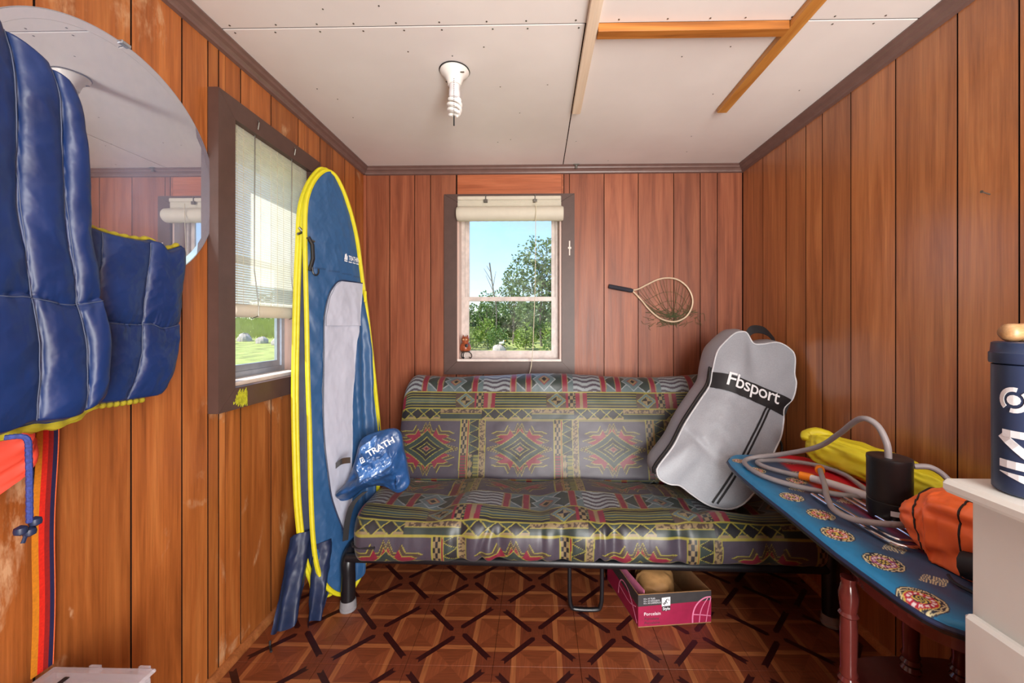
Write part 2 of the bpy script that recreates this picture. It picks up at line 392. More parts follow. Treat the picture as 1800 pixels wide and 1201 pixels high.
M['cfl'] = plain('frosted_lamp_glass', srgb(240, 240, 238), .3, var=.02)
M['card'] = plain('brown_cardboard', srgb(150, 112, 74), .8)
M['box_red'] = plain('crimson_box_print', srgb(150, 24, 66), .5, var=.1); M['box_dark'] = plain('charcoal_box_print', srgb(58, 56, 58), .5)
M['box_pink'] = plain('pink_box_print', srgb(222, 130, 166), .5)
M['paper'] = plain('brown_paper', srgb(176, 132, 82), .6, var=.2, bump=.5, scale=20)
M['clay'] = plain('brown_glazed_clay', srgb(150, 76, 46), .3, var=.35, scale=60)
M['mesh'] = plain('green_net_cord', srgb(86, 94, 62), .8)
M['net_hoop'] = plain('worn_aluminium_hoop', srgb(226, 204, 176), .35, metal=.25)
M['foam'] = plain('dark_foam_grip', srgb(44, 44, 54), .85)
M['clear'] = None
t = NT('clear_case_plastic'); M['clear'] = t.fin((.92, .90, .95, 1), .12, 0, .5, Transmission_Weight=.75, IOR=1.2)
# mirror: silvered glass with an uneven bluish diffuse veil mixed into its colour
t = NT('veiled_silvered_mirror'); gl = t.n('ShaderNodeBsdfGlossy'); gl.inputs[0].default_value = (.86, .88, .90, 1); gl.inputs['Roughness'].default_value = .012
nz = t.noise(t.pos((1, 1, 1)), 7, 5, .65); k = t.ramp(nz, [(.3, G(.26)), (.75, G(.40))])
t.fin(srgb(146, 154, 184), .7, 0, .2); mx = t.n('ShaderNodeMixShader'); t.l(k, mx.inputs[0]); t.l(gl.outputs[0], mx.inputs[1]); t.l(t.p.outputs[0], mx.inputs[2]); t.l(mx.outputs[0], t.out.inputs[0])
M['mirror'] = t.m
M['leaf'] = translucent('green_leaves', srgb(108, 140, 66), .3, scale=3, var=.5)  # mid-green leaf colour with random tone
M['leaf2'] = translucent('grey_green_leaves', srgb(124, 148, 94), .3, scale=3, var=.5)
M['leaf3'] = translucent('bright_shrub_leaves', srgb(138, 164, 66), .3, scale=3, var=.45)
M['bark'] = plain('grey_bark', srgb(120, 110, 98), .9, var=.3)
M['blade'] = translucent('yellow_green_blades', srgb(176, 186, 96), .45, scale=2, var=.3)  # yellow-green blade colour with random tone
M['grass'] = plain('meadow_grass', srgb(150, 160, 84), .9, var=.35, scale=2.5, obj=False)
M['rock'] = plain('pale_rock', srgb(176, 168, 158), .9, var=.3, scale=3, bump=.6, bd=.05)
M['gull'] = plain('white_feathers', srgb(240, 238, 228), .8)
M['fence'] = plain('weathered_fence_wood', srgb(214, 214, 208), .8)

XL, XR, D, ZC, YF = -1.083, 1.262, 2.473, 2.173, -0.92

def text_mesh(name, body, size, mat, parent, fn, lift=.0015, shear=0, space=1.0, bold=0, width=None):
    """flat lettering laid on a surface: fn(a, b, h) maps text-plane metres to 3-D"""
    cu = bpy.data.curves.new('lettering', 'FONT'); cu.body = body; cu.size = size; cu.shear = shear; cu.space_character = space
    cu.offset = bold; cu.resolution_u = 3; cu.fill_mode = 'FRONT'
    ob = bpy.data.objects.new('lettering', cu); COL.objects.link(ob); dg = bpy.context.evaluated_depsgraph_get()
    me0 = bpy.data.meshes.new_from_object(ob.evaluated_get(dg)); COL.objects.unlink(ob); bpy.data.objects.remove(ob)
    k = 1 if width is None else width/max(v.co.x for v in me0.vertices)
    V = np.array([fn(v.co.x*k, v.co.y, lift) for v in me0.vertices]); F = [list(p.vertices) for p in me0.polygons]
    bpy.data.meshes.remove(me0)
    return mesh_np(name, V, polys=F, mats=mat, parent=parent, smooth=False)

# ------------------------------------------------------------------ the room shell
def struct(o): o['kind'] = 'structure'; return o
# floor: slab + individual vinyl tiles
b = MB(); b.box(XL-.1, XR+.1, YF-.1, D+.1, -.06, -.004); floor = struct(b.build('floor', M['gap'], origin=(0, 0, 0)))
x0 = -.154-4*L; y0 = 1.386-8*L
tile_me = None
for i in range(9):
    for j in range(13):
        ax, bx, ay, by = x0+i*L, x0+(i+1)*L, y0+j*L, y0+(j+1)*L
        ax = max(ax, XL); bx = min(bx, XR); ay = max(ay, YF); by = min(by, D)
        if bx-ax < .02 or by-ay < .02: continue
        full = abs(bx-ax-L) < 1e-4 and abs(by-ay-L) < 1e-4
        if full and tile_me is not None:
            o = link('tile', tile_me, floor, ((ax+bx)/2, (ay+by)/2, -.004))
        else:
            g_ = .0006; o = MB().box(ax+g_, bx-g_, ay+g_, by-g_, -.004, 0, .0008).build('tile', M['floor'], floor, origin=((ax+bx)/2, (ay+by)/2, -.004))
            if full: tile_me = o.data

def boards(wall, fn, seams, zr, openings, mats, t=.008, gap=.0032, split=None):
    """tongue-and-groove look panelling: every board its own piece; fn(a, b, h)"""
    for k in range(len(seams)-1):
        a0, a1 = seams[k]+gap/2, seams[k+1]-gap/2
        cuts = [(a0, a1, zr[0], zr[1])]
        for (o0, o1, p0, p1) in openings:
            nxt = []
            for (c0, c1, d0, d1) in cuts:
                if c1 <= o0 or c0 >= o1 or d1 <= p0 or d0 >= p1: nxt.append((c0, c1, d0, d1)); continue
                if c0 < o0: nxt.append((c0, o0, d0, d1))
                if c1 > o1: nxt.append((o1, c1, d0, d1))
                m0, m1 = max(c0, o0), min(c1, o1)
                if d0 < p0: nxt.append((m0, m1, d0, p0))
                if d1 > p1: nxt.append((m0, m1, p1, d1))
            cuts = nxt
        for (c0, c1, d0, d1) in cuts:
            if c1-c0 < .006 or d1-d0 < .006: continue
            e = .0007; mb = MB(); vs = []
            for (h, s) in ((-t, 0), (-e, 0), (0, e)):
                vs += [fn(c0+s, d0, h), fn(c1-s, d0, h), fn(c1-s, d1, h), fn(c0+s, d1, h)]
            fs = [(3,2,1,0), (8,9,10,11)]
            for r in (0, 4):
                for i in range(4): fs.append((r+i, r+(i+1) % 4, r+4+(i+1) % 4, r+4+i))
            mb._add(vs, fs); mb.m = [0, 0]+[1]*(len(fs)-2); mb.build('panel_board', [mats, M['groove']], wall)
def slab_with_holes(name, fn, a0, a1, b0, b1, holes, h0, h1, mat):
    mb = MB(); hs = sorted(holes); cur = a0
    def bx(p0, p1, q0, q1):
        if p1-p0 < 1e-4 or q1-q0 < 1e-4: return
        mb.plate([(p0, q0), (p1, q0), (p1, q1), (p0, q1)], fn, h0, h1)
    for (o0, o1, p0, p1) in hs:
        bx(cur, o0, b0, b1); bx(o0, o1, b0, p0); bx(o0, o1, p1, b1); cur = o1
    bx(cur, a1, b0, b1)
    return struct(mb.build(name, mat))
fL = lambda a, b, h: (XL+h, a, b)
fR = lambda a, b, h: (XR-h, a, b)
fB = lambda a, b, h: (a, D-h, b)
fF = lambda a, b, h: (a, YF+h, b)
OL = (1.362, 1.832, .972, 1.905); OB = (-.497, .152, .965, 1.955); OF = (.25, 1.07, 0, 2.0)  # OF: assumed doorway hole, added out of view for the fill light
wallL = slab_with_holes('wall_left', fL, YF-.1, D+.1, -.06, ZC+.05, [OL], -.13, -.008, M['gap'])
wallB = slab_with_holes('wall_back', fB, XL-.1, XR+.1, -.06, ZC+.05, [OB], -.13, -.008, M['gap'])
wallR = slab_with_holes('wall_right', fR, YF-.1, D+.1, -.06, ZC+.05, [], -.13, -.008, M['gap'])
wallF = slab_with_holes('wall_front', fF, XL-.1, XR+.1, -.06, ZC+.05, [OF], -.13, -.008, M['gap'])
boards(wallL, fL, [YF, -.78, -.60, -.47, -.27, -.10, .05, .26, .42, .55, .70, .836, 1.041, 1.193, 1.289, 1.333, 1.434, 1.60, 1.784, 1.965, 2.091, 2.222, 2.356, D-.008], (0, ZC), [OL], M['wall_worn'])
boards(wallR, fR, [YF, -.75, -.60, -.45, -.25, -.08, .10, .26, .38, .55, .70, .87, 1.068, 1.221, 1.427, 1.627, 1.787, 1.895, 2.044, 2.251, D-.008], (0, ZC), [], M['wall'])
boards(wallB, fB, [XL, -.921, -.764, -.664, -.503], (0, ZC), [OB], M['wall_red'])
boards(wallB, fB, [-.503, -.335, -.122, .05, .166], (0, .93), [OB], M['wall_red'])
boards(wallB, fB, [-.503, .166], (1.94, ZC), [OB], M['wall_red_h'])
boards(wallB, fB, [.166, .201, .415, .625, .842, 1.005, 1.109, XR], (0, ZC), [OB], M['wall_red'])
boards(wallF, fF, [XL, -.9, -.75, -.55, -.40, -.25, -.05, .1, .25, .6, .8, .95, 1.07, XR], (0, ZC), [OF], M['wall'])
# ceiling: backing + painted panels with seams
b = MB(); b.box(XL-.1, XR+.1, YF-.1, D+.1, ZC+.004, ZC+.06); ceil = struct(b.build('ceiling', M['gap']))
for (a0, a1, c0, c1) in [(XL, .1575, 1.304, D), (.1605, XR, 1.304, D), (XL, XR, .085, 1.298), (XL, XR, YF, .080)]:
    MB().box(a0+.001, a1-.001, c0, c1, ZC, ZC+.004, .0006).build('ceiling_panel', M['ceiling'], ceil)
nails = MB()
for k in range(16):
    for yy in (1.285, 1.318):
        nails.lathe([(.0001, ZC-.0012), (.003, ZC-.001), (.0032, ZC)], (-1.0+k*.14+random.uniform(-.02, .02), yy, 0), n=8)
for k in range(40): nails.lathe([(.0001, ZC-.0012), (.0026, ZC-.001), (.003, ZC)], (random.uniform(-1, 1.2), random.uniform(.1, 2.4), 0), n=6)
nails.build('nail_heads', M['dark_metal'], ceil)['kind'] = 'stuff'
# crown moulding (ogee section swept along each wall)
prof = [(0, 0), (.040, 0), (.042, -.006), (.034, -.012), (.030, -.020), (.020, -.026), (.014, -.034), (.012, -.042), (0, -.046)]
def crown(name, fn, a0, a1):
    mb = MB(); n = len(prof); vs = []
    for (a, s) in ((a0, 1), (a1, -1)):
        for (h, dz) in prof: vs.append(fn(a+s*h, ZC+dz, h))
    mb._add(vs, [tuple(range(n)), tuple(range(2*n-1, n-1, -1))]+[(i, (i+1) % n, n+(i+1) % n, n+i) for i in range(n)])
    return struct(mb.build(name, M['crown']))
crown('trim_1', fL, YF, D); crown('trim_2', fB, XL, XR); crown('trim_3', fR, YF, D)
b = MB(); b.box(.232, .246, D-.047, D-.040, ZC-.03, ZC-.004, .002); b.box(.222, .258, D-.052, D-.045, ZC-.010, ZC-.002, .002)
tag(b.build('crown_clip', M['dark_metal']), 'small tarnished metal bracket on the crown moulding above the window', 'bracket')
# quarter-round base trim
qp = [(0, 0), (.022, 0), (.022, .006), (.019, .014), (.013, .020), (.006, .024), (0, .025)]
def base(name, fn, a0, a1):
    mb = MB(); n = len(qp); vs = []
    for a in (a0, a1): vs += [fn(a, z+.0005, h) for h, z in qp]
    mb._add(vs, [tuple(range(n)), tuple(range(2*n-1, n-1, -1))]+[(i, (i+1) % n, n+(i+1) % n, n+i) for i in range(n)])
    return struct(mb.build(name, M['wall'], smooth=False))
base('baseboard_left', fL, YF+.03, D-.03); base('baseboard_right', fR, YF+.03, D-.03); base('baseboard_back', fB, XL+.03, XR-.03)
# corner bead at the left end of the back wall
struct(MB().box(XL, XL+.018, D-.018, D, .026, ZC-.046, .004).build('trim_4', M['wall_red']))

# ------------------------------------------------------------------ windows
def make_window(name, fn, O, cw, ct, cthick, rail, depth, paint):
    o0, o1, p0, p1 = O; w = MB(); 
    # sash frame = root mesh
    hs = -depth
    def bar(mb, a0, a1, b0, b1, h0, h1): mb.plate([(a0, b0), (a1, b0), (a1, b1), (a0, b1)], fn, h0, h1)
    bar(w, o0+.012, o0+.034, p0+.014, p1-.012, hs-.03, hs); bar(w, o1-.034, o1-.012, p0+.014, p1-.012, hs-.03, hs)
    bar(w, o0+.034, o1-.034, p0+.014, p0+.036, hs-.03, hs); bar(w, o0+.034, o1-.034, p1-.034, p1-.012, hs-.03, hs)
    root = struct(w.build(name, paint))
    # jamb boards
    for (a0, a1, b0, b1, nm, m) in ((o0, o0+.012, p0+.014, p1, 'jamb', M['reveal']), (o1-.012, o1, p0+.014, p1, 'jamb', M['reveal']),
                                   (o0+.012, o1-.012, p1-.012, p1, 'head_jamb', M['reveal']), (o0, o1, p0, p0+.014, 'sill', M['sill'])):
        mb = MB(); bar(mb, a0, a1, b0, b1, hs-.035, .002); mb.build(nm, m, root)
    # casing boards, mitred
    A0, A1, B0, B1 = o0-cw, o1+cw, p0-cw, p1+ct; e = .0008
    for out in ([(A0, B0), (A0, B1), (o0, p1), (o0, p0)], [(A1, B0), (o1, p0), (o1, p1), (A1, B1)],
                [(A0, B0), (o0, p0), (o1, p0), (A1, B0)], [(A0, B1), (A1, B1), (o1, p1), (o0, p1)]):
        c = np.mean(out, 0); out = [tuple(c+(np.array(q)-c)*(1-e*2)) for q in out]
        mb = MB(); mb.plate(out, fn, .0006, cthick); mb.build('casing_board', M['brown'], root)
    # two sashes
    for (b0, b1, hh, st) in ((rail, p1-.034, hs-.018, .026), (p0+.036, rail+.028, hs-.004, .026)):
        s = MB(); a0, a1 = o0+.034, o1-.034
        bar(s, a0, a0+st, b0, b1, hh-.012, hh); bar(s, a1-st, a1, b0, b1, hh-.012, hh)
        bar(s, a0+st, a1-st, b0, b0+.026, hh-.012, hh); bar(s, a0+st, a1-st, b1-.026, b1, hh-.012, hh)
        so = s.build('sash', paint, root)
        g_ = MB(); bar(g_, a0+st, a1-st, b0+.026, b1-.026, hh-.008, hh-.005); g_.build('pane', M['glass'], so)
    return root
win1 = make_window('window_1', fL, OL, .074, .070, .036, 1.44, .085, M['alu'])
win2 = make_window('window_2', fB, OB, .079, .047, .018, 1.345, .075, M['sash'])
# paint stain and latch on the casings
b = MB()
for k in range(16):
    yk = 1.352+k*.0042; b.box(XL+.0362, XL+.0370, yk, yk+.0036, .900+.012*((k*7) % 5)/5+max(0, (8-k))*.002, .966-.016*((k*5) % 7)/7-max(0, 5-k)*.008)
st = b.build('paint_smear', plain('yellow_paint_smear', srgb(176, 178, 40), .6, var=.4, scale=80), win1); st['label'] = 'yellow paint smear'
b = MB(); b.box(.196, .204, D-.021, D-.018, 1.62, 1.71, .001); b.box(.190, .210, D-.023, D-.018, 1.66, 1.672, .001); b.build('latch', M['sill'], win2)['label'] = 'small pale metal latch'

# ------------------------------------------------------------------ roll-up blinds
bl = thing('roll_up_blind', (XL+.012, 1.6, 1.24), 'long white slatted blind pulled most of the way down behind the standing tent', 'blind', 'roll-up blinds at the windows')
a0, a1 = OL[0]+.004, OL[1]-.004
xb = XL+.012
s = MB(); z = 1.262; k = 0
while z < 1.925:
    s.box(xb-.0010, xb+.0010, a0, a1, z, z+.0078); z += .0092
s.build('slats', M['blind'], bl)['kind'] = 'stuff'
s = MB().box(xb-.010, xb+.010, a0, a1, 1.915, 1.940, .004); s.build('head_rail', M['blind_roll'], bl)
s = MB(); s.lathe([(.004, a0), (.020, a0), (.024, a0+.004), (.024, a1-.004), (.020, a1), (.004, a1)], (xb, 0, 1.243), 'y', 20); s.build('rolled_bottom', M['blind_roll'], bl, smooth=True)
for yy in (1.40, 1.43, 1.52, 1.58, 1.62, 1.66, 1.72, 1.78):
    MB().box(xb+.0012, xb+.0018, yy-.0006, yy+.0006, 1.255, 1.92).build('ladder_string', M['cord'], bl)
for yy in (1.475, 1.70):
    c = MB().tube([(xb+.012, yy, 1.93), (xb+.010, yy, 1.7), (xb+.009, yy, 1.4), (xb+.026, yy, 1.26), (xb+.026, yy, 1.225), (xb, yy, 1.215)], .0018, 6); c.build('lift_cord', M['dark_metal'], bl)
    h = MB().box(xb+.006, xb+.016, yy-.006, yy+.006, 1.918, 1.975, .002); h.tube([(xb+.016, yy, 1.97), (xb+.028, yy, 1.95), (xb+.024, yy, 1.925), (xb+.014, yy, 1.93)], .003, 6); h.build('hanging_hook', M['dark_metal'], bl)
b2 = thing('roll_up_blind', (-.17, D-.03, 1.80), 'cream slatted blind rolled up at the top of the window over the futon', 'blind', 'roll-up blinds at the windows')
yb = D-.022; a0, a1 = -.490, .160
s = MB()
for k in range(8): s.box(a0, a1-.012, yb-.001, yb+.001, 1.915+k*.0075, 1.9215+k*.0075)
s.build('slats', M['blind_roll'], b2)['kind'] = 'stuff'
s = MB().box(a0, a1-.012, yb-.012, yb+.002, 1.962, 1.985, .004); s.build('head_rail', M['blind_roll'], b2)
s = MB(); nn = 26; s.lathe([(.004, a0), (.040, a0), (.044, a0+.006)]+[(.044+.0012*(k % 2), a0+.006+(a1-a0-.012)*k/nn) for k in range(1, nn)]+[(.044, a1-.006), (.040, a1), (.004, a1)], (0, yb-.016, 1.873), 'x', 28); s.build('rolled_slats', M['blind_roll'], b2, smooth=True)
for xx in (-.315, -.012):
    h = MB().box(xx-.012, xx+.012, yb-.020, yb-.010, 1.942, 1.962, .002); h.box(xx-.003, xx+.003, yb-.016, yb-.008, 1.955, 1.992, .001); h.build('hanging_clip', M['dark_metal'], b2)
c = MB(); c.tube([(-.006, yb-.068, 1.93), (-.008, yb-.068, 1.80), (-.012, yb-.05, 1.4), (-.025, yb-.045, 1.05), (-.035, yb-.045, .94), (-.055, yb-.05, .86)], .0022, 6); c.build('pull_cord', M['cord'], b2)
c = MB(); c.tube(spline([(-.035, yb-.045, .95), (-.045, yb-.05, .90), (-.075, yb-.06, .86), (-.055, yb-.07, .855), (-.025, yb-.06, .86)], 16), .002, 6); c.build('pull_cord', M['cord'], b2)

# ------------------------------------------------------------------ ceiling battens and lamp
def batten(x0, x1, y0, y1, m, label, h=.022):
    tag(MB().box(x0, x1, y0, y1, ZC-h-.001, ZC-.001, .0015).build('batten', m), label, 'wood strip', 'bare wood strips on the ceiling')
batten(.160, .197, .25, 1.815, M['pine'], 'pale raw pine strip over the ceiling seam nearest the lamp')
batten(.814, .857, .25, 1.818, M['pine_y'], 'knotty yellow pine strip on the ceiling nearest the right wall')
batten(.1985, .8125, 1.296, 1.334, M['pine_x'], 'dark streaked cross strip joining the two long pine strips', .028)
lp = thing('ceiling_lamp', (-.318, 1.53, ZC), 'white porcelain lampholder with a spiral bulb and pull chain on the ceiling', 'lamp')
cx, cy = -.318, 1.53
MB().lathe([(.001, ZC-.002), (.054, ZC-.001), (.056, ZC-.007), (.050, ZC-.016), (.034, ZC-.030), (.028, ZC-.046), (.025, ZC-.058), (.012, ZC-.058)], (cx, cy, 0), n=36).build('base', M['porcelain'], lp, smooth=True)
MB().lathe([(.058, ZC-.0005), (.059, ZC-.003), (.053, ZC-.004)], (cx, cy, 0), n=36).build('rim', M['black_pl'], lp, smooth=True)
MB().lathe([(.012, ZC-.058), (.0195, ZC-.058), (.0205, ZC-.066), (.0195, ZC-.072), (.021, ZC-.076), (.022, ZC-.098), (.019, ZC-.106), (.012, ZC-.108)], (cx, cy, 0), n=24).build('bulb_base', M['white_pl'], lp, smooth=True)
co = MB()
for ph in (0, math.pi):
    pts = [(cx+.008*math.cos(ph), cy+.008*math.sin(ph), ZC-.106)]
    for k in range(61):
        a = ph+k/60*2*math.pi*1.6; r = .020+.004*math.sin(math.pi*min(1, k/50)); 
        if k > 52: r = .024*(1-(k-52)/9.)+.004
        pts.append((cx+r*math.cos(a), cy+r*math.sin(a), ZC-.112-.062*k/60))
    co.tube(pts, .0062, 8)
co.build('spiral_tube', M['cfl'], lp, smooth=True)
ch = MB()
for k in range(20): ch.lathe([(.0003, -.0018), (.0018, 0), (.0003, .0018)], (cx+.004, cy-.030, ZC-.05-k*.0072), n=6)
ch.tube([(cx+.004, cy-.030, ZC-.19), (cx+.004, cy-.030, ZC-.228)], .0028, 8); ch.build('pull_chain', M['black_pl'], lp)
for a in (2.4, 5.6):
    MB().box(cx+.045*math.cos(a)-.008, cx+.045*math.cos(a)+.008, cy+.045*math.sin(a)-.0025, cy+.045*math.sin(a)+.0025, ZC-.026, ZC-.0225, .001).build('screw_slot', M['dark_metal'], lp)
# nails in the right wall
b = MB(); b.tube([(XR, 1.135, 1.555), (XR-.022, 1.135, 1.562)], .0016, 6); b.lathe([(.0001, -.001), (.004, -.001), (.004, .001), (.0001, .001)], (XR-.023, 1.135, 1.5625), 'x', 8)
tag(b.build('wall_nail', M['dark_metal']), 'bare nail sticking out of the right wall panelling', 'nail')

# ------------------------------------------------------------------ futon
fr = thing('steel_futon', (.19, 1.95, 0), 'black tubular steel futon frame under the patterned mattress', 'futon frame')
XF0, XF1 = -.792, 1.168
MB().tube([(XF0, 1.645, .222), (XF1, 1.605, .222)], .019, 12).build('front_rail', M['black'], fr, smooth=True)
MB().tube([(XF0, 2.09, .222), (XF1, 2.08, .222)], .019, 12).build('rear_rail', M['black'], fr, smooth=True)
MB().tube([(XF0, 2.40, .62), (XF1, 2.40, .62)], .016, 12).build('back_rail', M['black'], fr, smooth=True)
for (xx, yy) in ((XF0, 1.655), (XF1, 1.61)):
    k_ = 1 if xx > 0 else .66
    s = MB(); s.tube(spline([(xx, yy, .012), (xx, yy, .20*k_), (xx, yy, .30*k_), (xx, yy+.04, .345*k_), (xx, yy+.14, .355*k_), (xx, 2.25, .355*k_), (xx, 2.36, .345*k_), (xx, 2.40, .30*k_), (xx, 2.40, .20*k_), (xx, 2.40, .012)], 60), .029, 14)
    e = s.build('end_frame', M['black'], fr, smooth=True)
    for y2 in (yy, 2.40):
        MB().lathe([(.010, 0), (.033, .001), (.034, .012), (.031, .040), (.030, .042)], (xx, y2, 0), n=16).build('foot_wrap', M['clear'], e, smooth=True)
MB().tube(spline([(.135, 1.655, .222), (.135, 1.655, .08), (.140, 1.656, .03), (.160, 1.657, .012), (.245, 1.655, .012), (.263, 1.654, .03), (.268, 1.653, .08), (.268, 1.653, .222)], 40), .0085, 10).build('support_leg', M['black'], fr, smooth=True)
for k in range(9):
    xx = XF0+.12+k*.215; MB().box(xx, xx+.03, 1.64, 2.09, .2425, .2475).build('seat_slat', M['black'], fr)
    MB().tube([(xx+.015, 2.09, .23), (xx+.015, 2.25, .30), (xx+.015, 2.40, .62)], .007, 6).build('back_slat', M['black'], fr)

COLS = {k: np.array(srgb(*v)[:3])*.64 for k, v in dict(purple=(78, 70, 84), black=(34, 34, 40), green=(50, 64, 60), teal=(72, 92, 90), yellow=(164, 156, 68), red=(138, 38, 60), tan=(150, 130, 94), brown=(82, 66, 58), slate=(98, 118, 122), pale=(158, 168, 172)).items()}
def futon_pattern(s, tt):
    PX, PT = .49, .60
    s = s+.012*fbm(s*3, tt*3, 5); ci = np.floor((s+PX/2)/PX); a = (s+PX/2) % PX - PX/2; r = (tt+.15) % PT - .15
    out = np.empty(s.shape+(3,)); out[:] = COLS['purple']
    def put(m, c): out[m] = COLS[c]
    def line(v, w=.0019): return np.abs(v) < w
    tri = lambda x, p: np.abs((x/p) % 1 - .5)*2
    # ---- D: star panel
    Dm = r < .15
    inD = Dm & (np.abs(a+.045) < .182)
    p = (a+.045)/.172; q = r/.145
    def star(k):   # serrated cross: k scales the outline
        pa, qa = np.abs(p)/k, np.abs(q)/k
        vert = (pa < .50) & (qa < .52+.44*(1-tri(pa+.09, .30))*(1-.35*pa/.5))
        horz = (qa < .62) & (pa < .60+.42*(1-tri(qa+.10, .26))*(1-.45*qa/.62))
        return vert | horz
    put(inD & star(1.0), 'yellow'); put(inD & star(.965), 'brown'); put(inD & star(.83), 'yellow'); put(inD & star(.80), 'red')
    dm = np.abs(p)**.85*1.25+np.abs(q)**.85*1.5
    for lim, c in ((1.08, 'yellow'), (1.04, 'green'), (.74, 'yellow'), (.70, 'black'), (.46, 'yellow'), (.41, 'black'), (.24, 'tan'), (.18, 'red'), (.08, 'black')): put(inD & (dm < lim), c)
    put(inD & (line(np.abs(a+.045)-.180) | line(r-.147)), 'yellow')
    side = Dm & ~inD; a2 = np.where(a > .13, a-.137, a+PX-.137)*1.30   # 0 .. .16
    upper = r > -.03
    m1 = side & (a2 < .045); put(m1, 'tan'); put(m1 & (((np.floor(r/.022)+np.floor(a2/.015)) % 2) == 0), 'black'); put(m1 & ~upper, 'brown'); put(m1 & ~upper & (((r/.014) % 1) < .45), 'red')
    m2 = side & (a2 >= .045) & (a2 < .055); put(m2, 'red')
    m3 = side & (a2 >= .055) & (a2 < .125); put(m3, 'black'); tr = (a2-.055)/.07 < tri(r, .052); put(m3 & tr, 'green'); put(m3 & line((a2-.055)/.07-tri(r, .052), .05), 'yellow')
    put(m3 & ~upper & (a2 < .085) & (np.abs(a2-.07)/.016+tri(r, .05) < 1), 'tan'); put(m3 & ~upper & (a2 > .09), 'green'); put(m3 & ~upper & (a2 > .09) & (((r/.0085) % 1) < .4), 'yellow')
    m4 = side & (a2 >= .125); put(m4, 'tan'); put(m4 & (vnoise(s*160, tt*160, 3) > .58), 'brown')
    for e in (.0, .045, .055, .125): put(side & line(a2-e, .0022), 'yellow')
    # ---- C: diamond strip and speckled band
    Cm = (r >= .15) & (r < .21); cu = (r-.15)/.06
    dia = Cm & (a < .02); put(Cm, 'brown'); put(dia, 'green'); put(dia & (cu < .25), 'tan'); put(dia & (np.abs(cu-.5)*2 < 1-np.abs(((a/.07) % 1)-.5)*2), 'black'); put(dia & line(np.abs(cu-.5)*2-(1-np.abs(((a/.07) % 1)-.5)*2), .09), 'yellow')
    sp = Cm & ~dia; put(sp & (cu < .55), 'green'); put(sp & (cu >= .62), 'tan'); put(sp & (cu >= .62) & (vnoise(s*140, tt*140, 9) > .55), 'brown'); put(sp & line(r-.183, .002), 'yellow')
    put(Cm & (line(r-.152) | line(r-.208)), 'yellow')
    # ---- B: long stripes and framed lozenges
    Bm = (r >= .21) & (r < .30); bu = (r-.21)/.09; lo = Bm & (a > .10)
    put(Bm, 'green'); put(Bm & (bu > .72), 'black'); put(Bm & (bu < .22), 'black'); put(Bm & (bu > .40) & (bu < .55), 'teal'); put(Bm & ((((r-.21)/.0150) % 1) < .20), 'yellow'); put(Bm & (np.abs(a+.205) < .03), 'tan')
    put(Bm & (np.abs(np.abs(a+.205)-.02) < .011), 'red')
    l2 = np.abs(a-.155)/.055+np.abs(bu-.5)*2
    put(lo, 'brown'); put(lo & (l2 < 1.0), 'yellow'); put(lo & (l2 < .92), 'slate'); put(lo & (l2 < .6), 'yellow'); put(lo & (l2 < .54), 'black'); put(lo & (l2 < .5) & ((a-.155)*(bu-.5) > 0), 'tan')
    g2 = lo & (a > .205); put(g2, 'tan'); put(g2 & (((np.floor(r/.02)+np.floor(a/.016)) % 2) == 0), 'black'); put(lo & (np.abs(a-.209) < .006), 'red')
    put(Bm & (line(r-.212) | line(r-.298)), 'yellow')
    # ---- A: slate triangles, red bars, waves
    Am = r >= .30; au = (r-.30)/.15; put(Am, 'slate'); w = Am & (a < -.08); put(w, 'pale'); put(w & (((r/.03+.25*np.sin(a*60)) % 1) < .45), 'purple')
    t2 = Am & ~w; put(t2 & (np.abs(au-.5)*2 < tri(a, .16)), 'green'); put(t2 & line(np.abs(au-.5)*2-tri(a, .16), .05), 'pale')
    l3 = np.abs(a-.09)/.07+np.abs(au-.5)*2; put(Am & (l3 < .9), 'pale'); put(Am & (l3 < .82), 'slate'); put(Am & (l3 < .45), 'red'); put(Am & (l3 < .38), 'tan'); put(Am & (l3 < .2), 'black')
    for cx_ in (-.08, .005, .20): put(Am & (np.abs(a-cx_) < .013), 'red'); put(Am & line(np.abs(a-cx_)-.015, .0022), 'tan')
    put(Am & (line(r-.302) | line(r-.448)), 'yellow')
    return out
mat_t = thing('futon_mattress', (.19, 1.95, .25), 'plump futon mattress in a dark southwestern geometric print, folded as a sofa', 'mattress')
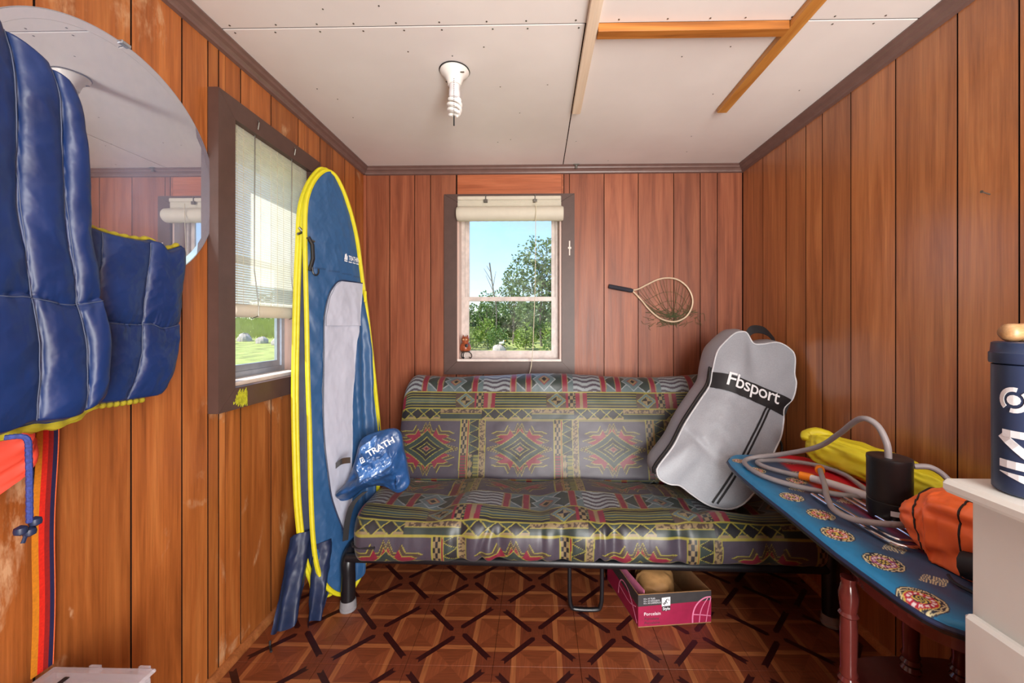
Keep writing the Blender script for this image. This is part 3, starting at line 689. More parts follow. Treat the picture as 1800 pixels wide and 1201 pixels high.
def section(name, vis, hid, t0, disp, xr=(-.738, 1.138), step=.0033):
    V = resample(spline(vis, 200), int(np.sum(np.linalg.norm(np.diff(np.array(vis), axis=0), axis=1))/step)); H = resample(spline(hid, 40), 30)[1:-1]
    loop = np.vstack([V, H]); nv = len(loop); xs = np.linspace(xr[0], xr[1], int((xr[1]-xr[0])/step)); nu = len(xs)
    c = loop.mean(0); d = np.minimum(xs-xr[0], xr[1]-xs); k = np.clip(d/.055, 0, 1); sc = .62+.38*np.sqrt(np.clip(1-(1-k)**2, 0, 1))
    al = np.r_[0, np.cumsum(np.linalg.norm(np.diff(loop, axis=0), axis=1))]
    T = np.gradient(loop, axis=0); T /= np.linalg.norm(T, axis=1)[:, None]; Nn = np.stack([-T[:, 1], T[:, 0]], 1)
    if ((loop-c)*Nn).sum() < 0: Nn = -Nn
    X, AL = np.meshgrid(xs, al, indexing='ij')
    Y = c[0]+(loop[None, :, 0]-c[0])*sc[:, None]; Z = c[1]+(loop[None, :, 1]-c[1])*sc[:, None]
    vism = (np.arange(nv) < len(V)).astype(float)[None, :]
    dd = disp(X, AL, Y, Z)*vism; Y = Y+Nn[None, :, 0]*dd; Z = Z+Nn[None, :, 1]*dd
    col = futon_pattern(X+.05, AL+t0); col[:, len(V):] = COLS['purple']
    Vx = np.stack([X, Y, Z], -1).reshape(-1, 3)
    q = grid_faces(nu, nv, False, True)
    return mesh_np(name, Vx, quads=q, polys=[list(range(nv)), list(range((nu-1)*nv, nu*nv))[::-1]], mats=M['futon'], parent=mat_t, col=col)
def dseat(X, A, Y, Z):
    front = np.clip(1-(A-.02)/.30, 0, 1)
    tuft = np.zeros_like(X)
    for (tx, ta, w) in ((-.42, .30, .05), (-.38, .45, .06), (.02, .36, .05), (-.30, .12, .03), (-.15, .10, .028), (.10, .13, .03), (.24, .32, .05), (.55, .12, .03), (.66, .30, .05), (.30, .12, .025)):
        tuft -= .020*np.exp(-((X-tx)/w)**2-((A-ta)/(.10))**2)
    fold = .006*ridge(X*9, A*2.2, 21)*front + .007*fbm(X*4, A*4, 3)
    groove = -.016*np.exp(-((X+.20+.02*np.sin(A*20))/.016)**2)*front - .014*np.exp(-((X-.245)/.014)**2)*front - .012*np.exp(-((X-.02)/.012)**2)*front*.6
    puff = .018*np.cos((X-.19)*13.3)*np.clip(A/.2, 0, 1)*.5
    bagd = -.045*np.clip(1-np.abs(X-.86)/.34, 0, 1)**.5*np.clip((Y-1.63)/.08, 0, 1)*(Z > .38)
    return tuft+fold+groove+puff+bagd
def dback(X, A, Y, Z):
    up = np.clip((A-.36)/.15, 0, 1)
    return .008*fbm(X*3, A*4, 31)+.005*ridge(X*8, A*2, 40)*up-.018*np.exp(-((A-.50)/.05)**2)*np.exp(-((X-.0)/.25)**2)+.012*np.sin((X+.2)*6)*up - .010*np.exp(-((A-.02)/.03)**2)
section('seat_section', [(1.60, .262), (1.565, .262), (1.545, .28), (1.54, .33), (1.552, .385), (1.585, .416), (1.66, .432), (1.78, .432), (1.90, .426), (2.0, .412), (2.07, .38)], [(2.07, .38), (2.09, .32), (2.05, .264), (1.80, .262), (1.60, .262)], .0, dseat)
section('back_section', [(2.055, .345), (2.05, .385), (2.075, .46), (2.11, .57), (2.15, .70), (2.185, .80), (2.215, .86), (2.26, .892), (2.31, .90), (2.36, .88)], [(2.36, .88), (2.385, .83), (2.34, .62), (2.27, .42), (2.19, .34), (2.055, .345)], -.20, dback)
s = MB(); s.tube([(-.726, 1.60, .325), (-.737, 1.57, .323), (-.722, 1.548, .322), (-.69, 1.537, .322), (-.63, 1.534, .325)], .0045, 6); s.build('zipper', M['black_fab'], mat_t)['label'] = 'black zipper on the mattress edge'

# ------------------------------------------------------------------ folded pop-up tent
def frame3(P0, ex, ey):
    ex = np.array(ex, float); ex /= np.linalg.norm(ex); ey = np.array(ey, float); ey /= np.linalg.norm(ey); n = np.cross(ex, ey); n /= np.linalg.norm(n); P0 = np.array(P0, float)
    return lambda a, b, h: P0+np.multiply.outer(np.asarray(a, float), ex)+np.multiply.outer(np.asarray(b, float), ey)+np.multiply.outer(np.asarray(h, float), n)
tf = frame3((-.93, 1.52, 0), (.50, .866, 0), (-.02, .075, 1)); tb = frame3((-.985, 1.50, 0), (.50, .866, 0), (-.02, .075, 1))
tent = thing('pop_up_tent', (-.86, 1.60, 0), 'navy pop-up tent folded into a tall oval with yellow edges, leaning beside the window', 'tent')
TL = [(.21, .032), (.157, .064), (.111, .123), (.077, .205), (.056, .333), (.042, .528), (.032, .757), (.019, .988), (.009, 1.222), (-.001, 1.434), (-.007, 1.601), (-.005, 1.698), (.008, 1.763), (.032, 1.82), (.063, 1.861), (.092, 1.874)]
TR = [(.21, .032), (.248, .043), (.288, .095), (.343, .245), (.368, .442), (.369, .68), (.347, .872), (.322, 1.063), (.298, 1.226), (.271, 1.387), (.254, 1.493), (.235, 1.599), (.206, 1.701), (.167, 1.797), (.127, 1.859), (.092, 1.874)]
BLc = [(.18, .05), (.133, .098), (.12, .146), (.084, .252), (.057, .441), (.044, .624), (.032, .898), (.029, 1.128), (.029, 1.364), (.032, 1.532), (.036, 1.679), (.057, 1.771), (.09, 1.845), (.133, 1.893)]
BRc = [(.18, .05), (.24, .06), (.30, .12), (.35, .26), (.375, .45), (.375, .68), (.355, .90), (.33, 1.08), (.305, 1.25), (.28, 1.42), (.262, 1.53), (.24, 1.64), (.21, 1.74), (.175, 1.85), (.133, 1.893)]
def th(a, b):
    rr = np.interp(b, [q[1] for q in TR], [q[0] for q in TR]); ll = np.interp(b, [q[1] for q in TL], [q[0] for q in TL]); u = np.clip((a-ll)/np.maximum(rr-ll, .02), 0, 1)
    edge = np.minimum(u, 1-u)*2
    loose = np.clip((u-.66)/.2, 0, 1)*np.clip((1.36-b)/.3, 0, 1)
    return (.012*np.sqrt(np.clip(edge, 0, 1))+.007*fbm(a*11+b*5, b*9-a*4, 51)*edge**.4+.007*ridge(a*9+b*4, b*4-a*6, 55)*np.clip(edge*3, 0, 1)+.0018*ridge(a*26-b*14, b*18+a*16, 58)*np.clip(edge*3, 0, 1)+loose*(.016*np.sin(a*95+b*5+2*fbm(a*4, b*3, 8))+.014)
            + .003*np.sin(b*55+3*a*20)*np.exp(-u/.12)*(b > .9))
def lr_sheet(name, Lc, Rc, f, hf, n, m, mats, parent, colf=None, h0=0, thick=None):
    Lc = np.array(Lc); Rc = np.array(Rc); b0, b1 = max(Lc[0, 1], Rc[0, 1]), min(Lc[-1, 1], Rc[-1, 1]); w = np.linspace(0, 1, n); bs = b0+(b1-b0)*(w-.08*np.sin(2*math.pi*w)/1.0)
    B, U = np.meshgrid(bs, np.linspace(0, 1, m), indexing='ij')
    A = np.interp(B, Lc[:, 1], Lc[:, 0])*(1-U)+np.interp(B, Rc[:, 1], Rc[:, 0])*U
    Hh = hf(A, B)+h0
    P = f(A, B, Hh).reshape(-1, 3); q = grid_faces(n, m)
    if thick:
        P2 = f(A, B, Hh-thick).reshape(-1, 3); o = len(P); P = np.vstack([P, P2]); q2 = grid_faces(n, m, off=o)[:, ::-1]
        bd = []
        ring = [i*m for i in range(n)]+[(n-1)*m+j for j in range(1, m)]+[i*m+m-1 for i in range(n-2, -1, -1)]+[j for j in range(m-2, 0, -1)]
        for i in range(len(ring)): a_, b_ = ring[i], ring[(i+1) % len(ring)]; bd.append((a_, b_, o+b_, o+a_))
        q = np.vstack([q, q2, np.array(bd)])
    col = None
    if colf is not None:
        col = colf(A, B).reshape(-1, 3); col = np.vstack([col, col]) if thick else col
    return mesh_np(name, P, quads=q, mats=mats, parent=parent, col=col)
def tentcol(A, B):
    c = np.empty(A.shape+(3,)); c[:] = srgb(38, 80, 124)[:3]
    seam = np.abs(B-(1.437-.085*(A-.023))) < .0022; c[seam] = srgb(28, 62, 100)[:3]; return c
tp = lr_sheet('front_panel', TL, TR, tf, th, 420, 110, M['tent'], tent, tentcol, thick=.004)
DL = [(.184, .298), (.129, .451), (.104, .571), (.088, .697), (.079, .84), (.074, 1.078), (.075, 1.223), (.09, 1.316), (.11, 1.36), (.139, 1.388)]
DR = [(.184, .298), (.221, .369), (.218, .526), (.218, .865), (.231, 1.121), (.247, 1.225), (.262, 1.388)]
lr_sheet('door_panel', DL, DR, tf, lambda a, b: th(a, b)+.002*fbm(a*20, b*12, 70), 140, 50, M['white_net'], tent, h0=.006, thick=.003)['label'] = 'silvery white fabric door'
fl = [(q[0]+.004, q[1]) for q in [(.076, 1.19), (.077, 1.223), (.092, 1.316), (.112, 1.36), (.141, 1.387)]]
lr_sheet('window_flap', fl, [(.246, 1.185), (.25, 1.25), (.262, 1.387)], tf, th, 40, 40, M['white_net'], tent, h0=.012, thick=.002)
zp = [tf(a, b, float(th(np.array(a), np.array(b)))+.010) for a, b in DL+[(.20, 1.390), (.262, 1.389)]]
MB().tube(spline(zp, 60), .0028, 6).build('door_zipper', M['nylon_dark'], tent, smooth=True)
MB().box(0, .012, 0, .004, 0, .05, .001).build('zipper_pull', M['yellow_tape'], tent, origin=(0, 0, 0)).location = Vector(tf(.258, 1.30, .03))-WORLD[tent]
def hoop(name, L_, R_, f, h, r=.0095):
    path = spline(L_+R_[::-1][1:-1], 180, True); pts = [f(a, b, h) for a, b in path]
    return MB().tube(pts, r, 8, closed=True).build(name, M['yellow_tape'], tent, smooth=True)
hoop('yellow_hoop', TL, TR, tf, .004); hoop('yellow_hoop', BLc, BRc, tb, 0)
hoop('yellow_hoop', [(a+.008, b) for a, b in BLc], [(a-.004, b) for a, b in BRc], tb, .010, .007)
lr_sheet('rear_panel', BLc, BRc, tb, lambda a, b: .006*fbm(a*9, b*6, 90), 120, 40, M['nylon_dark'], tent, thick=.003)
# dark gusset between both hoops on the near side
n = 80; w = np.linspace(0.02, .97, n); Lb = resample(TL, n); Bb = resample(BLc, n); P = []
for i in range(n):
    p0 = tf(Lb[i, 0]+.006, Lb[i, 1], -.004); p1 = tb(Bb[i, 0]+.012, Bb[i, 1], .002)
    for k in range(6):
        u = k/5; P.append(p0*(1-u)+p1*u+np.array([.5, .866, 0])*.03*math.sin(math.pi*u))
mesh_np('side_gusset', P, quads=grid_faces(n, 6), mats=M['nylon_dark'], parent=tent)
# loose tails of cloth on the floor
def tail(a0, a1, b1, c0, c1, b0, seed, off):
    Bm, U = np.meshgrid(np.linspace(0, 1, 50), np.linspace(0, 1, 24), indexing='ij')
    A = (c0*(1-Bm)+a0*Bm)*(1-U)+(c1*(1-Bm)+a1*Bm)*U; Bz = b0+(b1-b0)*Bm+.035*(1-Bm)*np.abs(U-.5)*2*(1 if seed % 2 else -.3)
    Hh = off+.018*np.sin(U*9+seed+2*Bm)*(1-.6*Bm)+.010*fbm(U*4, Bm*5, seed)
    P = tf(A, np.maximum(Bz, .004), Hh).reshape(-1, 3); o = len(P); P2 = tf(A, np.maximum(Bz, .004), Hh-.003).reshape(-1, 3)
    mesh_np('cloth_tail', np.vstack([P, P2]), quads=np.vstack([grid_faces(50, 24), grid_faces(50, 24, off=o)[:, ::-1]]), mats=M['nylon_dark'], parent=tent)
tail(-.02, .10, .36, -.09, .02, .015, 1, -.02); tail(.06, .19, .30, .03, .11, .010, 2, .012)
MB().tube([tf(-.085, .02, -.02), tf(-.09, .008, -.01), tf(-.10, .006, .02)], .004, 6).build('cord_end', M['black_fab'], tent)
# hook and clips
hk = MB(); hk.tube([tf(.006, 1.56, .01), tf(.018, 1.53, .018), tf(.022, 1.47, .018), tf(.012, 1.42, .014)], .008, 8); hk.tube(spline([tf(.018, 1.435, .02), tf(.022, 1.41, .022), tf(.034, 1.402, .022), tf(.044, 1.412, .022), tf(.044, 1.430, .022)], 16), .0034, 6)
hk.build('black_hook', M['black_pl'], tent, smooth=True)
hk = MB(); hk.tube([tb(.02, 1.57, .02), tb(.05, 1.59, .02)], .005, 6); hk.tube([tb(.025, 1.60, .02), tb(.052, 1.575, .02)], .005, 6); hk.tube([tf(-.006, 1.555, .01), tf(.03, 1.545, .014)], .004, 6); hk.build('tie_clip', M['dark_metal'], tent, smooth=True)
def on_tent(a0, b0, ang):
    ca, sa = math.cos(ang), math.sin(ang)
    def f(x, y, h):
        a = a0+x*ca-y*sa; b = b0+x*sa+y*ca; return tf(a, b, float(th(np.array(a), np.array(b)))+h+.001)
    return f
text_mesh('lettering', 'TRATHIN', .031, M['white_print'], tent, on_tent(.186, 1.488, -.04), .004, bold=.0004, width=.060)
lg = MB(); f_ = on_tent(.186, 1.478, -.04)
for k in range(13):
    if k % 5 != 4: lg.plate([(k*.0045, 0), (k*.0045+.0036, 0), (k*.0045+.0036, .0045), (k*.0045, .0045)], f_, .003, .0035)
lg.build('small_print', M['white_print'], tent)
lg = MB(); f_ = on_tent(.164, 1.488, -.04)
for poly in ([(0, 0), (.004, .026), (.007, .026), (.005, 0)], [(.006, 0), (.008, .03), (.011, .026), (.010, 0)], [(.011, 0), (.013, .022), (.016, .016), (.016, 0)], [(0, -.008), (0, -.003), (.016, -.003), (.016, -.008)]):
    lg.plate(poly, f_, .003, .0035)
lg.build('logo', M['white_print'], tent)

# ------------------------------------------------------------------ grey sports bag
bagf = frame3((.84, 1.705, .415), (1, .05, 0), (0, .32, .95))
BO = np.array([(.162, .784), (.121, .775), (.064, .73), (.021, .682), (-.014, .594), (-.038, .522), (-.092, .454), (-.174, .351), (-.238, .254), (-.312, .172), (-.322, .144), (-.31, .117), (-.27, .097), (-.227, .091), (-.182, .057), (-.129, .021), (-.088, .005), (-.026, -.003), (.033, .015), (.084, .053), (.12, .087), (.212, .228), (.254, .291), (.28, .362), (.294, .416), (.343, .459), (.374, .528), (.376, .576), (.395, .656), (.380, .696), (.326, .729), (.251, .721), (.205, .725), (.183, .775)])
bc = np.array([.03, .38]); sm = spline(BO, 340, True); ang = np.unwrap(np.arctan2(sm[:, 1]-bc[1], sm[:, 0]-bc[0])); rad = np.linalg.norm(sm-bc, axis=1)
o_ = np.argsort(ang % (2*math.pi)); AN = (ang % (2*math.pi))[o_]; RA = rad[o_]
def bagR(t): return np.interp(t % (2*math.pi), np.r_[AN-2*math.pi, AN, AN+2*math.pi], np.r_[RA, RA, RA])
def bagH(a, b):
    a = np.asarray(a, float); b = np.asarray(b, float); r = np.hypot(a-bc[0], b-bc[1])/bagR(np.arctan2(b-bc[1], a-bc[0])); r = np.clip(r, 0, 1)
    w = 1-r**4
    h = .045*(1-r**2.6)
    h = h+w*(.016*fbm(a*5, b*5, 101)+.012*ridge(a*5+b*2, b*6-a*3, 105)*np.clip(.55-b, 0, 1))
    h = h-.035*np.exp(-((a-.20-.25*(b-.70))/.035)**2)*np.clip((b-.52)/.15, 0, 1)*w
    h = h+.02*np.exp(-((a-.08)/.08)**2-((b-.62)/.10)**2)*w
    h = h-.02*np.exp(-(((a+.18)*.8+(b-.33)*.6)/.02)**2)*w*np.clip(1-np.abs(b-.32)/.15, 0, 1)
    return h
gb = thing('sports_bag', (.84, 1.8, .41), 'big grey zippered sports bag slumped on the futon with a black lettered band', 'bag')
NT_, NR = 300, 60
ths = np.linspace(0, 2*math.pi, NT_, endpoint=False); RR, TT = np.meshgrid(np.linspace(.002, 1, NR), ths, indexing='ij')
A = bc[0]+RR*bagR(TT)*np.cos(TT); B = bc[1]+RR*bagR(TT)*np.sin(TT)
dv = np.array([0, 1, .03])
P = [bagf(A, B, bagH(A, B))]
for (sc, dp) in ((1.012, .012), (1.025, .05), (1.03, .09), (1.02, .13), (.985, .160), (.9, .175), (.5, .18), (.02, .18)):
    a_ = bc[0]+sc*bagR(ths)*np.cos(ths); b_ = bc[1]+sc*bagR(ths)*np.sin(ths)
    b_ = np.maximum(b_, -.004); a_ = np.minimum(a_, .405)
    P.append((bagf(a_, b_, np.zeros_like(a_)+.008*fbm(ths*2, sc*3+ths*0, 7))+dp*dv)[None])
P = np.concatenate([p.reshape(-1, NT_, 3) for p in P]); nr = len(P)
mesh_np('body', P.reshape(-1, 3), quads=grid_faces(nr, NT_, False, True), polys=[list(range(NT_)), list(range((nr-1)*NT_, nr*NT_))[::-1]], mats=M['grey_bag'], parent=gb)
def onbag(a, b, h=.003): return bagf(a, b, float(bagH(a, b))+h)
pip = [bagf(bc[0]+bagR(t)*math.cos(t), bc[1]+bagR(t)*math.sin(t), .003) for t in ths]; MB().tube(pip, .0035, 6, closed=True).build('piping', M['grey_pipe'], gb, smooth=True)
zi = [i for i in range(NT_) if 1.75 < ths[i] < 3.75]
for k, (sc, dp) in enumerate(((1.014, .016), (1.022, .034))):
    MB().tube([bagf(bc[0]+sc*bagR(ths[i])*math.cos(ths[i]), bc[1]+sc*bagR(ths[i])*math.sin(ths[i]), .004)+dp*dv for i in zi], .0055, 6).build('zipper', M['black_fab'], gb, smooth=True)
MB().tube([bagf(bc[0]+1.018*bagR(ths[i])*math.cos(ths[i]), bc[1]+1.018*bagR(ths[i])*math.sin(ths[i]), .006)+.025*dv for i in zi], .004, 6).build('zipper_teeth', M['dark_metal'], gb, smooth=True)
def quad_patch(name, c4, n, m, f, mat, parent, h=.003):
    c4 = np.array(c4); U, Vv = np.meshgrid(np.linspace(0, 1, n), np.linspace(0, 1, m), indexing='ij')
    Q = (c4[0]*(1-U[..., None])+c4[1]*U[..., None])*(1-Vv[..., None])+(c4[3]*(1-U[..., None])+c4[2]*U[..., None])*Vv[..., None]
    P = np.array([f(a, b, h) for a, b in Q.reshape(-1, 2)]); P2 = np.array([f(a, b, h-.004) for a, b in Q.reshape(-1, 2)])
    return mesh_np(name, np.vstack([P, P2]), quads=np.vstack([grid_faces(n, m), grid_faces(n, m, off=n*m)[:, ::-1]]), mats=mat, parent=parent)
quad_patch('brand_band', [(-.030, .590), (-.046, .516), (.288, .378), (.335, .452)], 16, 70, lambda a, b, h: onbag(a, b, h), M['black_fab'], gb, .004)
ang_ = math.atan2(-.128, .33); ca, sa = math.cos(ang_), math.sin(ang_)
def bagtext(x, y, h):
    a = .012+x*ca-y*sa; b = .522+x*sa+y*ca; return onbag(a, b, h)
text_mesh('lettering', 'Fbsport', .088, M['white_print'], gb, bagtext, .0075, space=.93, bold=.0006)
for (p0, p1) in (((.196, .418), (-.098, .022)), ((.212, .412), (-.078, .018))):
    pts = [(p0[0]*(1-u)+p1[0]*u, p0[1]*(1-u)+p1[1]*u) for u in np.linspace(0, 1, 40)]
    d_ = np.array(p1)-np.array(p0); d_ /= np.linalg.norm(d_); nn_ = np.array([-d_[1], d_[0]])*.0045
    quad_patch('stripe', [np.array(p0)-nn_, np.array(p0)+nn_, np.array(p1)+nn_, np.array(p1)-nn_], 3, 60, lambda a, b, h: onbag(a, b, h), M['black_fab'], gb, .003)
s = MB(); s.ribbon(spline([bagf(.20, .735, -.02)+dv*.05, bagf(.24, .79, 0)+dv*.06, bagf(.31, .785, 0)+dv*.06, bagf(.36, .735, -.02)+dv*.05], 20), np.array([0, .5, .86]), .045, np.array([0, -.86, .5]), .004); s.build('carry_strap', M['black_fab'], gb)
s = MB(); s.tube(spline([bagf(.27, .30, -.05), bagf(.283, .26, -.05), bagf(.275, .22, -.05), bagf(.255, .2, -.05)], 16), .005, 6); s.build('side_strap', M['black_fab'], gb)

# ------------------------------------------------------------------ blue carry bag over the futon arm
cb = frame3((-.640, 1.665, .275), (1, .12, 0), (0, .10, 1))
sb_ = thing('carry_bag', (-.66, 1.75, .5), 'crumpled blue nylon carry bag draped over the futon arm beside the tent', 'bag')
CO = np.array([(-.105, .435), (-.055, .455), (.01, .468), (.045, .445), (.06, .38), (.085, .27), (.088, .225), (.05, .200), (.0, .215), (-.05, .225), (-.10, .215), (-.155, .175), (-.20, .170), (-.212, .205), (-.17, .25), (-.14, .33), (-.125, .40)])
cc_ = np.array([-.05, .31]); smc = spline(CO, 170, True); an = np.unwrap(np.arctan2(smc[:, 1]-cc_[1], smc[:, 0]-cc_[0])); rd = np.linalg.norm(smc-cc_, axis=1); oo = np.argsort(an % (2*math.pi)); AN2 = (an % (2*math.pi))[oo]; RA2 = rd[oo]
cR = lambda t: np.interp(t % (2*math.pi), np.r_[AN2-2*math.pi, AN2, AN2+2*math.pi], np.r_[RA2, RA2, RA2])
def cH(a, b):
    a = np.asarray(a, float); b = np.asarray(b, float); r = np.clip(np.hypot(a-cc_[0], b-cc_[1])/cR(np.arctan2(b-cc_[1], a-cc_[0])), 0, 1)
    return (.055*(1-r**2)+(1-r**6)*(.040*(ridge(a*9+b*4, b*10-a*6, 130)-.3)+.009*(ridge(a*24-b*10, b*20+a*9, 137)-.3)+.012*fbm(a*16, b*16, 133))+.035*np.exp(-((b-(.255+.45*(a+.10)))/.022)**2)*(a < .03)*(1-r**8)-.03*np.exp(-((b-(.20+.30*(a+.10)))/.025)**2)*(a < .04))
ths2 = np.linspace(0, 2*math.pi, 180, endpoint=False); R2, T2 = np.meshgrid(np.linspace(.002, 1, 50), ths2, indexing='ij'); A = cc_[0]+R2*cR(T2)*np.cos(T2); B = cc_[1]+R2*cR(T2)*np.sin(T2)
P = [cb(A, B, cH(A, B))]
for (sc, hb) in ((1.0, -.03), (.95, -.06), (.6, -.075), (.02, -.078)):
    P.append(cb(cc_[0]+sc*cR(ths2)*np.cos(ths2), cc_[1]+sc*cR(ths2)*np.sin(ths2), hb+.01*fbm(ths2*3, sc*4+0*ths2, 8))[None])
P = np.concatenate([p.reshape(-1, 180, 3) for p in P]); mesh_np('bag_body', P.reshape(-1, 3), quads=grid_faces(len(P), 180, False, True), polys=[list(range(180)), list(range((len(P)-1)*180, len(P)*180))[::-1]], mats=M['nylon_blue'], parent=sb_)
def cbt(a0, b0, ang):
    c1, s1 = math.cos(ang), math.sin(ang)
    def f(x, y, h): a = a0+x*c1-y*s1; b = b0+x*s1+y*c1; return cb(a, b, float(cH(a, b))+h)
    return f
text_mesh('lettering', 'TRATH', .038, M['white_print'], sb_, cbt(-.068, .362, .50), .006, space=.9, bold=.0006)
lg = MB()
for poly in ([(0, 0), (.02, 0), (.02, .003), (0, .003)], [(0, .02), (.02, .02), (.02, .023), (0, .023)], [(0, 0), (.003, 0), (.003, .023), (0, .023)], [(.017, 0), (.02, 0), (.02, .023), (.017, .023)], [(.008, .004), (.012, .004), (.011, .019), (.009, .019)]): lg.plate(poly, cbt(-.098, .335, .50), .005, .006)
lg.build('logo', M['white_print'], sb_)
s = MB(); s.ribbon(spline([cb(-.09, .21, 0), cb(-.13, .17, .02), cb(-.15, .10, .02), cb(-.158, .02, .01)], 16), np.array([.8, .6, 0]), .022, np.array([.6, -.8, 0]), .003); s.build('hanging_strap', M['black_fab'], sb_)
s = MB(); s.ribbon(spline([cb(-.215, .32, .0), cb(-.18, .345, .03), cb(-.145, .35, .035)], 8), np.array([0, 0, 1.]), .024, np.array([.6, -.8, 0]), .003); s.build('buckle_tab', M['dark_metal'], sb_)

# ------------------------------------------------------------------ turned-leg table and ironing board
tbl = thing('side_table', (.97, .9, 0), 'small dark red lacquered table with turned legs and a lower shelf', 'table')
def oval(x0, x1, y0, y1, e=3.0, n=48):
    out = []
    for k in range(n):
        a = 2*math.pi*k/n; c, s = math.cos(a), math.sin(a)
        out.append(((x0+x1)/2+(x1-x0)/2*math.copysign(abs(c)**(2/e), c), (y0+y1)/2+(y1-y0)/2*math.copysign(abs(s)**(2/e), s)))
    return out
fz = lambda a, b, h: (a, b, h)
MB().plate(oval(.745, 1.215, .715, 1.075), fz, .600, .618).build('table_top', M['mahogany'], tbl)
MB().plate(oval(.757, 1.203, .727, 1.063), fz, .574, .599).build('apron', M['mahogany'], tbl)
MB().plate(oval(.735, 1.222, .712, 1.090), fz, .283, .300).build('shelf', M['mahogany'], tbl)
lprof = [(.012, 0), (.016, .004), (.019, .03), (.014, .06), (.017, .075), (.014, .09), (.013, .20), (.019, .245), (.019, .262), (.0145, .268), (.019, .275), (.0195, .282), (.0195, .301), (.022, .306), (.0155, .315), (.022, .324), (.0165, .333), (.020, .341), (.0165, .352), (.018, .40), (.0185, .45), (.0165, .478), (.0215, .484), (.0165, .491), (.019, .505), (.0215, .53), (.016, .556), (.015, .562), (.017, .568), (.017, .574)]
for (lx, ly) in ((.762, .990), (.962, 1.045), (1.062, 1.02), (1.19, .90), (.86, .745), (1.10, .745)):
    MB().lathe(lprof, (lx, ly, 0), n=16).build('leg', M['mahogany'], tbl, smooth=True)

ib = thing('ironing_board', (.93, 1.2, .62), 'ironing board in a blue and red medallion print cover lying across the small table', 'ironing board')
IL = [(.90, .700), (.82, .705), (.775, .715), (.752, .735), (.738, .765), (.730, .82), (.726, .90), (.723, .98), (.728, 1.085), (.733, 1.193), (.737, 1.351), (.745, 1.48), (.757, 1.571), (.772, 1.630), (.80, 1.668), (.83, 1.688), (.90, 1.690)]
IR = [(.90, .700), (1.0, .705), (1.06, .72), (1.10, .75), (1.125, .80), (1.135, .90), (1.14, 1.2), (1.14, 1.5), (1.135, 1.60), (1.11, 1.655), (1.06, 1.682), (.90, 1.690)]
IL = [(a, b if b > .8 else .8-(.8-b)*.83) for a, b in IL]; IR = [(a, b if b > .8 else .8-(.8-b)*.83) for a, b in IR]
def board_col(X, Y):
    c = np.empty(X.shape+(3,)); e = X-np.interp(Y, [q[1] for q in IL], [q[0] for q in IL])
    blue = np.array(srgb(40, 132, 184)[:3]); sl = np.array(srgb(62, 84, 116)[:3]); red = np.array(srgb(206, 30, 44)[:3]); mar = np.array(srgb(128, 36, 66)[:3])
    k = np.clip((e-.035+.03*fbm(X*9, Y*5, 3))/.07, 0, 1)[..., None]; c[:] = blue*(1-k)+sl*k
    k2 = np.clip((e-.185+.02*fbm(X*8, Y*6, 4))/.02, 0, 1)[..., None]; far = np.clip((Y-1.22)/.1, 0, 1)[..., None]; c = c*(1-k2)+(red*far+mar*(1-far))*k2
    cream = np.array(srgb(224, 216, 170)[:3]); dark = np.array(srgb(44, 52, 70)[:3]); white = np.array(srgb(236, 226, 226)[:3]); yel = np.array(srgb(222, 200, 96)[:3])
    ms = [(.817, 1.50, .030), (.80, 1.268, .032), (.809, 1.152, .033), (.776, 1.045, .034), (.79, .924, .036), (.757, .800, .037), (.805, 1.60, .026), (.95, 1.46, .03), (1.0, 1.60, .032), (.90, 1.40, .03), (1.05, 1.30, .03)]
    for i, (mx_, my, R) in enumerate(ms):
        dx, dy = X-mx_, Y-my; r = np.hypot(dx, dy)/R; an = np.arctan2(dy, dx); disc = np.array(srgb(*((186, 40, 66) if i % 3 != 1 else (150, 70, 130)))[:3])
        c[r < 1.06] = dark; c[r < 1.0] = cream; c[r < .93] = dark; zz = (r > .72) & (r < .92) & (np.abs(r-.82-.07*(np.abs((an*9/math.pi) % 2-1)*2-1)) < .03); c[zz] = cream
        c[r < .72] = yel; c[r < .66] = disc; c[(r < .6) & (r > .40) & (np.abs((an*6/math.pi) % 1-.5) < .30) & (np.abs(r-.5) < .08)] = white
        c[r < .36] = dark; c[(r < .36) & (np.abs(((an+r*9)*2/math.pi) % 1-.5) < .22)] = yel
    for (mx_, my) in ((.90, 1.12), (.865, .98), (.95, 1.24), (.86, 1.33), (.84, .86)):
        q_ = np.abs(X-mx_)*.9+np.abs(Y-my)*1.3; c[(q_ < .030) & (np.abs((q_/.006) % 1-.5) < .22)] = cream
    return c
def ib_h(a, b):
    e = np.minimum(np.minimum(a-np.interp(b, [q[1] for q in IL], [q[0] for q in IL]), np.interp(b, [q[1] for q in IR], [q[0] for q in IR])-a), np.minimum(b-.717, 1.69-b)*1.5)
    k = np.clip(e/.022, 0, 1); return -.016*(1-np.sqrt(np.clip(1-(1-k)**2, 0, 1)))+.0012*fbm(a*20, b*20, 3)
lr_sheet('cover', IL, IR, lambda a, b, h: np.stack([a, b, .650+h], -1), ib_h, 330, 140, M['board'], ib, board_col, thick=.004)
def chain_plate(mb, sc, z0, z1):
    out = [tuple(q) for q in resample(np.array(IL+IR[::-1][1:-1]), 80, True)]; c = np.array([.93, 1.2]); out = [tuple(c+(np.array(q)-c)*np.array(sc)) for q in out]
    mb.plate(out, fz, z0, z1)
mb = MB(); chain_plate(mb, (.985, .995), .6185, .632); mb.build('board_base', M['black_pl'], ib)
mb = MB(); edge = [(a, b, .634+.0) for a, b in resample(np.array(IL+IR[::-1][1:-1]), 160, True)]; mb.tube(edge, .0055, 6, closed=True); mb.build('elastic_edge', M['nylon_dark'], ib, smooth=True)

ZB = .652
